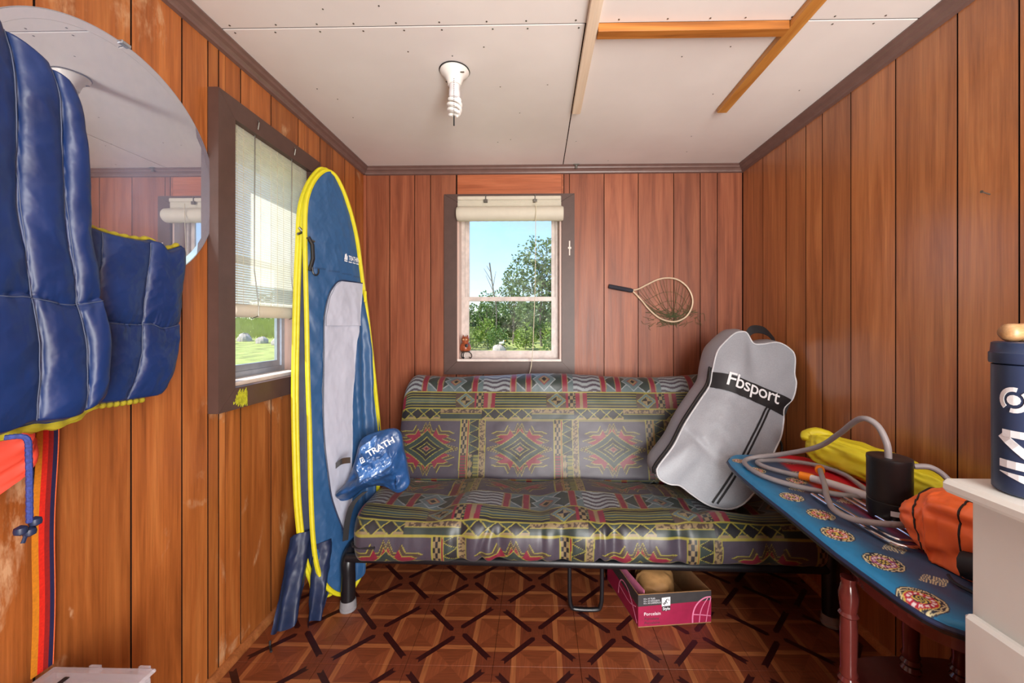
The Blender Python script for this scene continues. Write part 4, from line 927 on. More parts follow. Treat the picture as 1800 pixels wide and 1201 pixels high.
# chrome rods lying on the board
rk = MB(); rk.tube(spline([(.862, 1.265, ZB+.008), (.86, 1.20, ZB+.008), (.858, 1.10, ZB+.008), (.862, 1.0, ZB+.008), (.885, .968, ZB+.008), (.935, .975, ZB+.008), (.958, 1.02, ZB+.008), (.962, 1.12, ZB+.008), (.968, 1.27, ZB+.008)], 60), .0055, 10)
wr = thing('wire_rest', (.91, 1.1, ZB), 'bent chrome wire rest lying on the ironing board in front of the pump', 'wire rest')
rk.build('wire_loop', M['chrome'], wr, smooth=True)
rk = MB(); rk.tube(spline([(.882, 1.262, ZB+.008), (.880, 1.15, ZB+.008), (.884, 1.02, ZB+.008), (.91, .998, ZB+.008), (.936, 1.01, ZB+.008), (.942, 1.15, ZB+.008), (.946, 1.26, ZB+.008)], 50), .0045, 10); rk.build('wire_loop', M['chrome'], wr, smooth=True)

# pump with hoses
px_, py_ = .986, 1.135
pm = thing('water_pump', (px_, py_, ZB), 'black cylindrical pump with looping grey hoses and orange fittings on the ironing board', 'pump')
MB().lathe([(.02, ZB), (.047, ZB+.001), (.050, ZB+.006), (.050, ZB+.050), (.0485, ZB+.051), (.0485, ZB+.055), (.050, ZB+.056), (.050, ZB+.158), (.051, ZB+.162), (.050, ZB+.170), (.044, ZB+.172), (.02, ZB+.170)], (px_, py_, 0), n=40).build('body', M['black_pl'], pm, smooth=True)
la = MB()
for k in range(5):
    a = math.radians(232+k*6); la._add([(px_+0.0505*math.cos(a+d), py_+0.0505*math.sin(a+d), z) for d in (0, .105) for z in (ZB+.022, ZB+.036)], [(0, 1, 3, 2)])
la.build('rating_label', M['white_print'], pm)['label'] = 'small pale label'
def hose(pts, r, name='hose', m='hose', n=90): return MB().tube(spline(pts, n), r, 10).build(name, M[m], pm, smooth=True)
hose([(.975, 1.125, ZB+.165), (.975, 1.13, .86), (.972, 1.16, .905), (.965, 1.21, .910), (.985, 1.32, .835), (.985, 1.42, .762), (.93, 1.52, .705), (.855, 1.575, .674), (.805, 1.560, .664), (.784, 1.49, .663), (.795, 1.40, .663), (.85, 1.32, .663), (.93, 1.262, .663), (.99, 1.235, .665)], .0085)
hose([(.925, 1.392, .667), (.89, 1.43, .665), (.85, 1.485, .665), (.842, 1.54, .665), (.885, 1.565, .665), (.97, 1.56, .665), (1.05, 1.51, .665), (1.08, 1.43, .665), (1.06, 1.33, .665), (1.02, 1.21, .668)], .008)
hose([(.985, 1.405, .690), (.955, 1.36, .695), (.905, 1.27, .683), (.855, 1.19, .680), (.825, 1.12, .677), (.836, 1.07, .677), (.89, 1.045, .678), (.95, 1.035, .680), (1.0, 1.03, .682)], .008)
hose([(1.036, 1.115, ZB+.150), (1.065, 1.10, .805), (1.09, 1.085, .785), (1.10, 1.06, .745), (1.10, 1.03, .70)], .0075)
hose([(.935, 1.375, .669), (.97, 1.30, .672), (1.0, 1.21, .674)], .0125, 'rigid_tube', 'white_pl', 8)
for (p0, p1, r) in (((.915, 1.405, .668), (.942, 1.372, .669), .0135), ((.993, 1.42, .685), (.970, 1.385, .692), .0145)):
    MB().tube([p0, p1], r, 14).build('orange_fitting', M['orange_pl'], pm, smooth=True)

# soft crumpled bags: lofted along an axis with crushed sections
def crumple(name, parent, axis, rads, mat, seed, n=120, m=72, flat=None, amp=.10, sq=2.4):
    ax = spline(axis, n); n = len(ax); rd = np.array([np.interp(np.linspace(0, 1, n), np.linspace(0, 1, len(rads)), [q[k] for q in rads]) for k in (0, 1)]).T
    T = np.gradient(ax, axis=0); T /= np.linalg.norm(T, axis=1)[:, None]; P = np.zeros((n, m, 3)); a = np.linspace(0, 2*math.pi, m, endpoint=False)
    for i in range(n):
        sd = np.cross(T[i], (0, 0, 1.)); sd /= np.linalg.norm(sd); up = np.cross(sd, T[i])
        c, s_ = np.cos(a), np.sin(a); cx_ = np.sign(c)*np.abs(c)**(2/sq); sx_ = np.sign(s_)*np.abs(s_)**(2/sq)
        k = 1+amp*(fbm(a*1.6*np.cos(0)+np.sin(a)*1.5, i/n*9+0*a, seed)+.6*ridge(np.cos(a)*3+i/n*4, np.sin(a)*3+i/n*6, seed+3)-.2)
        P[i] = ax[i]+np.outer(cx_*rd[i, 0]*k, sd)+np.outer(sx_*rd[i, 1]*k, up)
    if flat is not None: P[..., 2] = np.maximum(P[..., 2], flat+.0005)
    return mesh_np(name, P.reshape(-1, 3), quads=grid_faces(n, m, False, True), polys=[list(range(m)), list(range((n-1)*m, n*m))[::-1]], mats=mat, parent=parent), ax, P
yb_ = thing('dry_bag', (1.17, 1.38, ZB), 'yellow waterproof bag lying between the pump and the right wall', 'bag', 'waterproof bags on the ironing board')
crumple('bag_body', yb_, [(1.075, 1.60, .715), (1.09, 1.57, .715), (1.11, 1.52, .715), (1.14, 1.42, .712), (1.165, 1.32, .705), (1.185, 1.20, .698), (1.20, 1.12, .692), (1.205, 1.09, .690)], [(.022, .03), (.045, .052), (.055, .058), (.056, .060), (.053, .055), (.047, .050), (.04, .042), (.008, .010)], M['yellow_bag'], 5, flat=ZB, amp=.2, sq=3)
crumple('rolled_neck', yb_, [(1.052, 1.585, .742), (1.07, 1.60, .757), (1.10, 1.592, .766), (1.13, 1.575, .762), (1.15, 1.56, .752)], [(.012, .010), (.022, .016), (.024, .020), (.022, .018), (.010, .010)], M['yellow_bag'], 31, n=40, m=28)
ob_ = thing('dry_bag', (1.0, .93, ZB), 'orange waterproof bag with dark seams slumped against the dresser', 'bag', 'waterproof bags on the ironing board')
_, ax, P = crumple('bag_body', ob_, [(.955, 1.035, .700), (.965, 1.01, .708), (.985, .97, .716), (1.0, .92, .722), (1.03, .86, .722), (1.055, .80, .72), (1.065, .76, .715)], [(.035, .026), (.08, .055), (.105, .078), (.112, .088), (.115, .09), (.11, .085), (.06, .05)], M['orange'], 9, flat=ZB, amp=.17, sq=3.2)
for i in (26, 62, 98): MB().tube([tuple(p+np.array([0, 0, .0015])) for p in P[min(i, len(P)-1)]], .0022, 5, closed=True).build('seam', M['black_fab'], ob_)
MB().tube(spline([(.905, .86, ZB+.032), (.915, .83, ZB+.038), (.93, .80, ZB+.044), (.955, .775, ZB+.046)], 20), .028, 10).build('black_end', M['black_fab'], ob_, smooth=True)
MB().tube(spline([(.875, .865, ZB+.006), (.862, .835, ZB+.006), (.875, .795, ZB+.006), (.915, .765, ZB+.006), (.96, .755, ZB+.01)], 24), .0035, 6).build('drawcord', M['black_fab'], ob_)
# second orange bag, showing behind the dresser top
o2 = thing('dry_bag', (1.2, .82, ZB), 'orange and navy waterproof bag tucked between dresser and right wall', 'bag', 'waterproof bags on the ironing board')
crumple('bag_body', o2, [(1.19, .99, .80), (1.19, .95, .85), (1.20, .88, .90), (1.205, .80, .92), (1.205, .74, .90)], [(.012, .03), (.04, .10), (.046, .12), (.046, .12), (.012, .03)], M['orange'], 14, n=60, m=40, flat=.66)
MB().tube(spline([(1.145, .95, .92), (1.17, .93, .965), (1.20, .90, .985), (1.235, .87, .98)], 16), .012, 8).build('navy_trim', M['nylon_dark'], o2, smooth=True)

# ------------------------------------------------------------------ dresser and what stands on it
dr = thing('dresser', (1.0, .40, 0), 'pale grey painted dresser standing against the right wall', 'dresser')
MB().box(.755, 1.25, .09, .708, .06, .900, .003).build('carcass', M['dresser'], dr)
tp_ = MB(); tp_.box(.706, 1.256, .06, .714, .900, .9235, .007); tp_.build('top', M['dresser'], dr)
MB().box(.77, 1.24, .11, .69, 0, .06, .002).build('plinth', M['dresser'], dr)
for (z0, z1) in ((.09, .28), (.295, .485), (.50, .695)):
    d_o = MB().box(.735, .7545, .105, .704, z0, z1, .006).build('drawer', M['dresser'], dr)
    for yy in (.25, .53): MB().lathe([(.002, -.030), (.012, -.029), (.014, -.022), (.007, -.014), (.006, 0)], (.735, yy, (z0+z1)/2), 'x', 14).build('knob', M['dresser'], d_o, smooth=True)
tx, ty, tz = .786, .640, .9240
tu = thing('plastic_tub', (tx, ty, tz), 'navy plastic canister with big white letters and a collar lid on the dresser', 'canister')
MB().lathe([(.02, tz), (.046, tz+.001), (.049, tz+.004), (.0495, tz+.18), (.0495, tz+.203), (.045, tz+.205)], (tx, ty, 0), n=48).build('tub_body', M['navy_tub'], tu, smooth=True)
MB().lathe([(.044, tz+.205), (.0515, tz+.2055), (.0525, tz+.208), (.0525, tz+.222), (.0505, tz+.224), (.0495, tz+.238), (.046, tz+.240), (.02, tz+.240)], (tx, ty, 0), n=48).build('lid', M['navy_tub'], tu, smooth=True)
a_c = math.atan2(-ty, -tx)+.02   # side that faces the camera
def tubf(x, z, h): a = a_c+x/.05; return (tx+(.0497+h)*math.cos(a), ty+(.0497+h)*math.sin(a), tz+z)
def arc_strip(mb, poly):   # small convex polygons, wrapped on the tub
    mb.plate(poly, tubf, .0002, .0008)
mk = MB()
for k in range(24):
    a0_, a1_ = 2*math.pi*k/24, 2*math.pi*(k+1)/24
    if k in (3, 4, 15, 16): continue
    arc_strip(mk, [(-.026+.018*math.cos(t_)*r_, .150+.020*math.sin(t_)*r_) for t_, r_ in ((a0_, 1), (a1_, 1), (a1_, .66), (a0_, .66))])
for k in range(12): arc_strip(mk, [(-.026, .150), (-.026+.008*math.cos(2*math.pi*k/12), .150+.008*math.sin(2*math.pi*k/12)), (-.026+.008*math.cos(2*math.pi*(k+1)/12), .150+.008*math.sin(2*math.pi*(k+1)/12))])
mk.build('round_logo', M['white_print'], tu); mk = MB()
def seg(p0, p1, w):
    p0 = np.array(p0); p1 = np.array(p1); d_ = (p1-p0)/np.linalg.norm(p1-p0); nn_ = np.array([-d_[1], d_[0]])*w/2; N_ = 5
    for k in range(N_):
        q0 = p0+(p1-p0)*k/N_; q1 = p0+(p1-p0)*(k+1)/N_; arc_strip(mk, [tuple(q0-nn_), tuple(q1-nn_), tuple(q1+nn_), tuple(q0+nn_)])
seg((.014, .097), (-.040, .097), .011); seg((-.042, .094), (.004, .053), .012); seg((.008, .049), (-.044, .049), .012)
mk.build('letter', M['white_print'], tu); mk = MB()
for k in range(5):
    u0, u1 = k/5, (k+1)/5; arc_strip(mk, [(-.044+.06*u0, .036), (-.044+.06*u1, .036), (-.044+.06*u1, .036-.022*u1-.001), (-.044+.06*u0, .036-.022*u0-.001)])
mk.build('letter', M['white_print'], tu)
dz = tz+.240+.0145
dw = MB(); dw.lathe([(.003, -.002), (.010, 0), (.014, .006), (.0145, .016), (.0125, .020), (.0145, .024), (.0145, .032), (.0125, .036), (.0145, .040), (.0145, .075), (.010, .082), (.003, .084)], (tx-.046, ty+.006, dz), 'x', 20)
tag(dw.build('turned_dowel', M['tan_wood'], smooth=True), 'turned tan wooden dowel lying on the navy canister lid', 'dowel')

# ------------------------------------------------------------------ wall mirror
my, mz, mr = 1.003, 1.614, .311
mi = thing('wall_mirror', (XL, my, mz-mr), 'large round frameless mirror on the left wall partly covered by the blue life vest', 'mirror')
MB().lathe([(.01, .0005), (mr-.002, .0005), (mr, .002), (mr, .0045), (mr-.001, .0052)], (XL, my, mz), 'x', 128).build('backing', M['alu'], mi)
def ring(r0, h0, r1, h1, nm):
    vs = []; n = 160
    for (r, h) in ((r0, h0), (r1, h1)):
        for k in range(n): a = 2*math.pi*k/n; vs.append((XL+h, my+r*math.cos(a), mz+r*math.sin(a)))
    return mesh_np(nm, vs, quads=grid_faces(2, n, False, True), mats=M['mirror'], parent=mi, smooth=False)
mesh_np('mirror_glass', [(XL+.0070, my+(mr-.0212)*math.cos(2*math.pi*k/160), mz+(mr-.0212)*math.sin(2*math.pi*k/160)) for k in range(160)]+[(XL+.0070, my, mz)], tris=[(k, (k+1) % 160, 160) for k in range(160)], mats=M['mirror'], parent=mi, smooth=False); ring(mr-.021, .0070, mr-.0003, .0050, 'bevelled_rim')
for a in (.0, 1.52, 3.14, -1.57):
    yy, zz = my+mr*math.cos(a), mz+mr*math.sin(a)
    c = MB(); c.box(-.001, .012, -.012, .012, -.004, .004, .001); o = c.build('mirror_clip', M['alu'], mi, origin=(0, 0, 0)); o.location = Vector((XL, yy, zz))-WORLD[mi]; o.rotation_euler = (a+math.pi/2, 0, 0)

# ------------------------------------------------------------------ blue life vest hung on the left wall
vs_ = thing('life_vest', (-.95, .75, 1.0), 'quilted shiny blue life vest with mustard trim hanging over the mirror', 'life vest')
def quilt(name, left, right, top, bot, xb, cols, rows, thick, seed, n=200, m=160):
    """Coons patch in the (y, z) plane with pillowed quilting towards +x; boundaries are polylines"""
    Lp = resample(spline(left, 80) if len(left) > 2 else left, n); Rp = resample(spline(right, 80) if len(right) > 2 else right, n); Tp = resample(spline(top, 60) if len(top) > 2 else top, m); Bp = resample(spline(bot, 60) if len(bot) > 2 else bot, m)
    V, U = np.meshgrid(np.linspace(0, 1, n), np.linspace(0, 1, m), indexing='ij'); V3, U3 = V[..., None], U[..., None]
    S = (1-U3)*Lp[:, None]+U3*Rp[:, None]+(1-V3)*Bp[None]+V3*Tp[None]-((1-U3)*(1-V3)*Bp[0]+U3*(1-V3)*Bp[-1]+(1-U3)*V3*Tp[0]+U3*V3*Tp[-1])
    cb_ = np.array(cols)
    def pill(x, b, pw=.55):
        i = np.clip(np.searchsorted(b, x, 'right')-1, 0, len(b)-2); f = (x-b[i])/(b[i+1]-b[i]); return np.clip(4*f*(1-f), 0, 1)**pw
    Uw = U+.012*np.sin(V*9+seed)
    h = (.34+.66*pill(np.clip(Uw, 0, .9999), cb_, .34))*(.35+.65*pill(np.clip(V+.006*np.sin(U*17), 0, .9999), np.array(list(rows[:-1])+[1.7 if seed == 3 else 1.0]), .32))
    dist = np.min([np.abs(V-r) for r in rows[1:-1]]+[np.ones_like(V)], axis=0)
    h = h+.16*np.exp(-dist/.06)*ridge(U*15, V*3, seed)*.9+.10*fbm(U*6, V*9, seed+1)+.16*(ridge(U*2.6+V*2.2, V*4.5-U*2, seed+5)-.25)
    edge = np.clip(np.minimum(np.minimum(U, 1-U), np.minimum(V, 1-V))/.015, 0, 1); h = h*edge
    P = np.stack([xb+thick*h, S[..., 0], S[..., 1]], -1).reshape(-1, 3); P2 = np.stack([xb-.008+0*h, S[..., 0], S[..., 1]], -1).reshape(-1, 3); o = n*m
    ring_ = [i*m for i in range(n)]+[(n-1)*m+j for j in range(1, m)]+[i*m+m-1 for i in range(n-2, -1, -1)]+[j for j in range(m-2, 0, -1)]
    bd = [(ring_[i], ring_[(i+1) % len(ring_)], o+ring_[(i+1) % len(ring_)], o+ring_[i]) for i in range(len(ring_))]
    ob = mesh_np(name, np.vstack([P, P2]), quads=np.vstack([grid_faces(n, m), grid_faces(n, m, off=o)[:, ::-1], np.array(bd)]), mats=M['vest'], parent=vs_)
    G_ = P.reshape(n, m, 3)
    for c in cols[1:-1]:
        j = int(c*(m-1)); MB().tube(G_[3:-3:4, j]+np.array([.0012, 0, 0]), .0009, 4).build('stitching', M['thread'], ob)
    for r in rows[1:-1]:
        i = int(r*(n-1)); MB().tube(G_[i, 3:-3:3]+np.array([.0012, 0, 0]), .0009, 4).build('stitching', M['thread'], ob)
    return ob, G_
v1, G1 = quilt('front_panel', [(.46, 1.0), (.46, 1.80)], [(.823, 1.036), (.818, 1.14), (.810, 1.225), (.811, 1.24), (.805, 1.31), (.793, 1.366), (.786, 1.456), (.776, 1.544), (.766, 1.618), (.754, 1.656)], [(.46, 1.80), (.65, 1.704), (.716, 1.674), (.754, 1.656)], [(.46, .985), (.65, .992), (.695, 1.002), (.766, 1.002), (.823, 1.036)], -.925, [0, .36, .66, .86, 1], [0, .335, 1], .040, 3)
v2, G2 = quilt('back_panel', [(.80, 1.02), (.815, 1.2), (.83, 1.41)], [(1.017, 1.008), (1.046, 1.071), (1.059, 1.162), (1.066, 1.205), (1.073, 1.302), (1.084, 1.411)], [(.83, 1.41), (.903, 1.401), (.969, 1.402), (1.002, 1.408), (1.03, 1.388), (1.084, 1.411)], [(.80, 1.012), (.897, 1.007), (.948, 1.006), (1.017, 1.008)], -.985, [0, .15, .57, 1], [0, .47, 1], .030, 8)
def trim(pts, r, nm='trim'):
    P = spline(pts, 60); rr = [r*(1+.25*math.sin(i*1.3)) for i in range(len(P))]; MB().tube(P, rr, 8).build(nm, M['vest_y'], vs_, smooth=True)
trim([tuple(G1[0, j]+np.array([-.004, 0, -.005])) for j in range(4, 158, 9)], .009); trim([tuple(G2[0, j]+np.array([-.004, 0, -.004])) for j in range(6, 140, 9)], .007)
trim([tuple(G2[-1, j]+np.array([-.008, 0, .003])) for j in range(4, 158, 9)], .006)
cd = MB().tube(spline([(-.90, .655, 1.0), (-.885, .672, .995), (-.885, .676, .96), (-.885, .677, .90), (-.885, .677, .846)], 40), [.0042*(1+.12*(k % 2)) for k in range(41)], 8); cd.build('drawcord', plain('blue_braided_cord', srgb(44, 60, 130), .7, var=.4, scale=300), vs_, smooth=True)
kn = MB(); 
for (dy, dz_) in ((-.012, -.004), (.008, .002), (0, -.012)): kn.lathe([(.001, -.009), (.008, -.005), (.009, 0), (.008, .005), (.001, .009)], (-.885, .677+dy, .842+dz_), n=10)
kn.tube([(-.885, .674, .832), (-.884, .667, .815)], .003, 6); kn.build('knot', M['nylon_dark'], vs_, smooth=True)
# coral garment and striped strap hanging below
rv = thing('coral_vest', (-1.03, .70, .82), 'bright coral red garment hanging under the blue life vest', 'garment')
n, m = 60, 60; V, U = np.meshgrid(np.linspace(0, 1, n), np.linspace(0, 1, m), indexing='ij')
bt = np.interp(U, [0, .5, .68, .84, 1], [.81, .80, .815, .86, .93]); Yc = .48+.285*U; Zc = bt+(1.10-bt)*V
Xc = -1.0+.022*np.sin(U*21+V*4)+.018*fbm(U*5, V*5, 4)+.02*np.sin(V*3)
P = np.stack([Xc, Yc, Zc], -1).reshape(-1, 3); P2 = P-np.array([.02, 0, 0])
mesh_np('cloth', np.vstack([P, P2]), quads=np.vstack([grid_faces(n, m), grid_faces(n, m, off=n*m)[:, ::-1]]), mats=M['red'], parent=rv)
sp_ = thing('striped_strap', (-1.06, .836, .45), 'flat woven strap striped orange, red and navy hanging on the left wall', 'strap')
zs = np.linspace(1.12, .445, 40); wig = .004*np.sin(zs*14)
for (y0_, y1_, nm, cc_s) in ((.8165, .8265, 'orange_stripe', (196, 120, 14)), (.8265, .8365, 'red_stripe', (206, 30, 10)), (.8365, .8455, 'dark_red_stripe', (140, 16, 14)), (.8455, .8535, 'navy_stripe', (26, 22, 66)), (.8535, .8555, 'orange_edge', (232, 110, 60))):
    mb = MB(); mb.ribbon([(-1.060+.006*math.sin(z*9), (y0_+y1_)/2+w_, z) for z, w_ in zip(zs, wig)], (0, 1, 0), y1_-y0_, (1, 0, 0), .002); mb.build(nm, plain(nm, srgb(*cc_s), .75, var=.15, scale=200), sp_)
# clear case in the corner, on an added, unseen low crate
cr = thing('added_crate', (-.93, .60, 0), 'low wooden crate added out of view to hold up the clear plastic case', 'crate')
for (a0, a1, b0, b1) in ((-1.055, -.825, .44, .452), (-1.055, -.825, .808, .82), (-1.055, -.843+.0, .452, .452)):
    if b1 > b0:
        for z0 in (.0, .14, .28): MB().box(a0, a1, b0, b1, z0+.002, z0+.12, .002).build('crate_slat', M['tan_wood'], cr)
for xx in (-1.055, -.837):
    for z0 in (.0, .14, .28): MB().box(xx, xx+.012, .453, .807, z0+.002, z0+.12, .002).build('crate_slat', M['tan_wood'], cr)
MB().box(-1.042, -.838, .453, .807, .382, .394, .002).build('crate_lid', M['tan_wood'], cr)
cs = thing('plastic_case', (-.94, .68, .4002), 'clear lidded plastic organiser case at the foot of the striped strap', 'case')
MB().box(-1.05, -.83, .56, .845, .4005, .436, .006).build('case_body', M['clear'], cs)
MB().box(-1.055, -.825, .555, .850, .4365, .446, .004).build('case_lid', M['clear'], cs)
for xx in (-.98, -.87): MB().box(xx, xx+.025, .8505, .856, .425, .445, .001).build('latch', M['clear'], cs)
MB().box(-1.04, -1.0, .60, .80, .447, .4485).build('paper_slip', M['yellow_bag'], cs); MB().box(-.995, -.985, .60, .82, .447, .4485).build('dark_slip', M['black_fab'], cs)

# ------------------------------------------------------------------ landing net on the back wall
ln = thing('landing_net', (.7, D, 1.2), 'fishing landing net with a pale wooden hoop and dark grip on the back wall', 'fishing net')
hp = spline([(.583, 1.405), (.62, 1.412), (.68, 1.442), (.74, 1.470), (.80, 1.480), (.86, 1.470), (.915, 1.430), (.948, 1.370), (.95, 1.310), (.92, 1.250), (.87, 1.218), (.815, 1.213), (.75, 1.235), (.69, 1.285), (.64, 1.345), (.60, 1.388), (.583, 1.400)], 100)
MB().tube([(a, D-.016, b) for a, b in hp], .0052, 8).build('hoop', M['net_hoop'], ln, smooth=True)
MB().tube([(.440, D-.018, 1.430), (.455, D-.018, 1.427), (.575, D-.017, 1.404), (.588, D-.016, 1.402)], [.012, .0135, .0135, .010], 12).build('grip', M['foam'], ln, smooth=True)
mb = MB(); ctr = np.array([.80, 1.34])
ringp = resample(hp, 44)
for k in range(44):   # drooping meshes
    p = ringp[k]; q = p+(ctr-p)*.9; dr_ = np.array([.0, -.10])
    path = [(p[0], D-.016, p[1])]
    for u in np.linspace(.15, 1, 7): w = p+(np.array([.84, 1.245])-p)*u+np.array([.03*math.sin(k*1.7)*u, -.035*math.sin(math.pi*u)]); path.append((w[0], D-.010+.004*math.sin(k+u*4), w[1]))
    mb.tube(path, .0008, 4, cap=False)
for u in (.25, .45, .65, .85, .95):
    mb.tube([((p+(np.array([.84, 1.245])-p)*u)[0], D-.009, (p+(np.array([.84, 1.245])-p)*u)[1]-.035*math.sin(math.pi*u)) for p in ringp], .0008, 4, cap=False)
for k in range(46):
    a, b = random.uniform(.70, .99), random.uniform(1.19, 1.29); mb.tube(spline([(a, D-.006, b), (a+random.uniform(-.05, .05), D-.008, b+random.uniform(-.03, .03)), (a+random.uniform(-.06, .06), D-.006, b+random.uniform(-.04, .02))], 8), .0008, 4, cap=False)
mb.build('netting', M['mesh'], ln)['kind'] = 'stuff'

# ------------------------------------------------------------------ cardboard box under the futon
P00 = np.array([.398, 1.574, 0]); ex_ = np.array([.298, .033, 0]); wbx = np.linalg.norm(ex_); ex_ /= wbx; ey_ = np.array([-ex_[1], ex_[0], 0]); ey_ = ey_*.96-ex_*.12; ey_ /= np.linalg.norm(ey_); DBX, HBX = .30, .128
bxf = lambda a, b, h: P00+a*ex_+b*ey_+np.array([0, 0, h+.0006])
cbx = thing('cardboard_box', tuple(bxf(.15, .15, 0)), 'open crimson and charcoal cardboard tile box under the futon', 'box')
def wallp(name, a0, b0, a1, b1, t, h0, h1, mat, parent=cbx):
    p0, p1 = np.array([a0, b0]), np.array([a1, b1]); d_ = (p1-p0)/np.linalg.norm(p1-p0); nn_ = np.array([-d_[1], d_[0]])*t; mb = MB()
    vs = [bxf(*(p), h) for h in (h0, h1) for p in (p0, p1, p1+nn_, p0+nn_)]
    mb._add(vs, [(0,1,2,3), (7,6,5,4)]+[(i, (i+1) % 4, 4+(i+1) % 4, 4+i) for i in range(4)]); return mb.build(name, mat, parent)
T_ = .003
MB()._add([bxf(a, b, h) for h in (0, .003) for a, b in ((0, 0), (wbx, 0), (wbx, DBX), (0, DBX))], [(3,2,1,0), (4,5,6,7), (0,1,5,4), (1,2,6,5), (2,3,7,6), (3,0,4,7)]).build('bottom', M['card'], cbx)
fw_ = wallp('front_side', 0, 0, wbx, 0, T_, .003, HBX+.002, M['card']); wallp('right_side', wbx, T_, wbx, DBX, T_, .003, HBX, M['card']); wallp('back_side', wbx-T_, DBX, T_, DBX, -T_, .003, HBX, M['card']); lw = wallp('left_side', T_, T_, T_, DBX, T_, .003, HBX, M['card'])
def deco(poly, mat, h, name, parent=fw_): mb = MB(); mb.plate(poly, lambda a, b, t: bxf(a, -t, b), h, h+.0004); return mb.build(name, mat, parent)
deco([(0, .004), (wbx, .004), (wbx, .090), (0, .082)], M['box_red'], .0002, 'crimson_print'); deco([(0, .0825), (wbx, .0905), (wbx, HBX), (0, HBX)], M['box_dark'], .0002, 'charcoal_print')
mb = MB(); mb.plate([(0, .004), (DBX, .004), (DBX, .082), (0, .082)], lambda a, b, t: bxf(-t, a, b), .0002, .0006); mb.build('crimson_print', M['box_red'], lw)
mb = MB(); mb.plate([(0, .0825), (DBX, .0825), (DBX, HBX), (0, HBX)], lambda a, b, t: bxf(-t, a, b), .0002, .0006); mb.build('charcoal_print', M['box_dark'], lw)
deco([(.095, .078), (.130, .080), (.130, .114), (.095, .112)], M['white_print'], .0008, 'emblem_square'); deco([(.096, .060), (.130, .061), (.130, .079), (.096, .078)], M['box_dark'], .0008, 'emblem_base')
em = MB()
for (a, b, s_) in ((.112, .098, .006), (.108, .091, .006), (.115, .104, .004), (.120, .106, .003), (.103, .087, .004), (.124, .102, .0035), (.100, .091, .0028), (.107, .084, .003), (.116, .092, .004)): em.plate([(a-s_/2, b-s_/2), (a+s_/2, b-s_/2), (a+s_/2, b+s_/2), (a-s_/2, b+s_/2)], lambda a, b, t: bxf(a, -t, b), .0014, .0017)
em.build('emblem', M['black_pl'], fw_)
ff = lambda a0, b0: (lambda x, y, h: bxf(a0+x, -h, b0+y))
text_mesh('lettering', 'Style', .0155, M['white_print'], fw_, ff(.0985, .064), .0018, bold=.0003); text_mesh('lettering', 'Porcelain', .0185, M['white_print'], fw_, ff(.022, .046), .0012)
text_mesh('lettering', 'Porcelana', .0150, M['box_dark'], fw_, ff(.024, .028), .0012); text_mesh('lettering', 'Porcelaine', .0150, M['box_dark'], fw_, ff(.024, .012), .0012)
for k, t_ in enumerate(('10 x 10 TILES', '10 x 10 AZULEJOS', '10 x 10 CARREAUX')): text_mesh('lettering', t_, .0085, M['white_print'], fw_, ff(.020, .109-k*.0088), .0012)
gl_ = MB()
def arcs(pts, w):
    P = spline(pts, 24)
    for i in range(len(P)-1):
        d_ = P[i+1]-P[i]; d_ /= np.linalg.norm(d_); nn_ = np.array([-d_[1], d_[0]])*w/2; gl_.plate([tuple(P[i]-nn_), tuple(P[i+1]-nn_), tuple(P[i+1]+nn_), tuple(P[i]+nn_)], lambda a, b, t: bxf(a, -t, b), .0008, .0011)
arcs([(.222, .005), (.223, .035), (.232, .065), (.25, .088), (.275, .102), (.298, .104)], .0055); arcs([(.250, .005), (.254, .04), (.265, .07), (.285, .099)], .0035); arcs([(.278, .005), (.284, .04), (.292, .075), (.298, .10)], .0032); arcs([(.224, .038), (.26, .034), (.298, .028)], .0035)
gl_.build('globe_print', M['box_pink'], fw_)
gl_ = MB()
def arcl(pts, w):
    P = spline(pts, 24)
    for i in range(len(P)-1):
        d_ = P[i+1]-P[i]; d_ /= np.linalg.norm(d_); nn_ = np.array([-d_[1], d_[0]])*w/2; gl_.plate([tuple(P[i]-nn_), tuple(P[i+1]-nn_), tuple(P[i+1]+nn_), tuple(P[i]+nn_)], lambda a, b, t: bxf(-t, a, b), .0008, .0011)
arcl([(.01, .01), (.05, .06), (.09, .095), (.14, .10), (.17, .07), (.18, .02)], .005); arcl([(.02, .07), (.08, .05), (.17, .06)], .004); gl_.build('globe_print', M['box_pink'], lw)
wallp('side_flap', .030, .01, .012, DBX-.03, .002, HBX-.03, HBX+.012, M['box_pink']); 
tag(crumple('paper_sack', None, [tuple(bxf(.09, .07, .075)), tuple(bxf(.13, .12, .085)), tuple(bxf(.16, .18, .085)), tuple(bxf(.17, .25, .08))], [(.03, .03), (.075, .055), (.08, .06), (.05, .05)], M['paper'], 22, n=50, m=40)[0], 'crumpled brown paper sack lying in the cardboard tile box', 'sack')

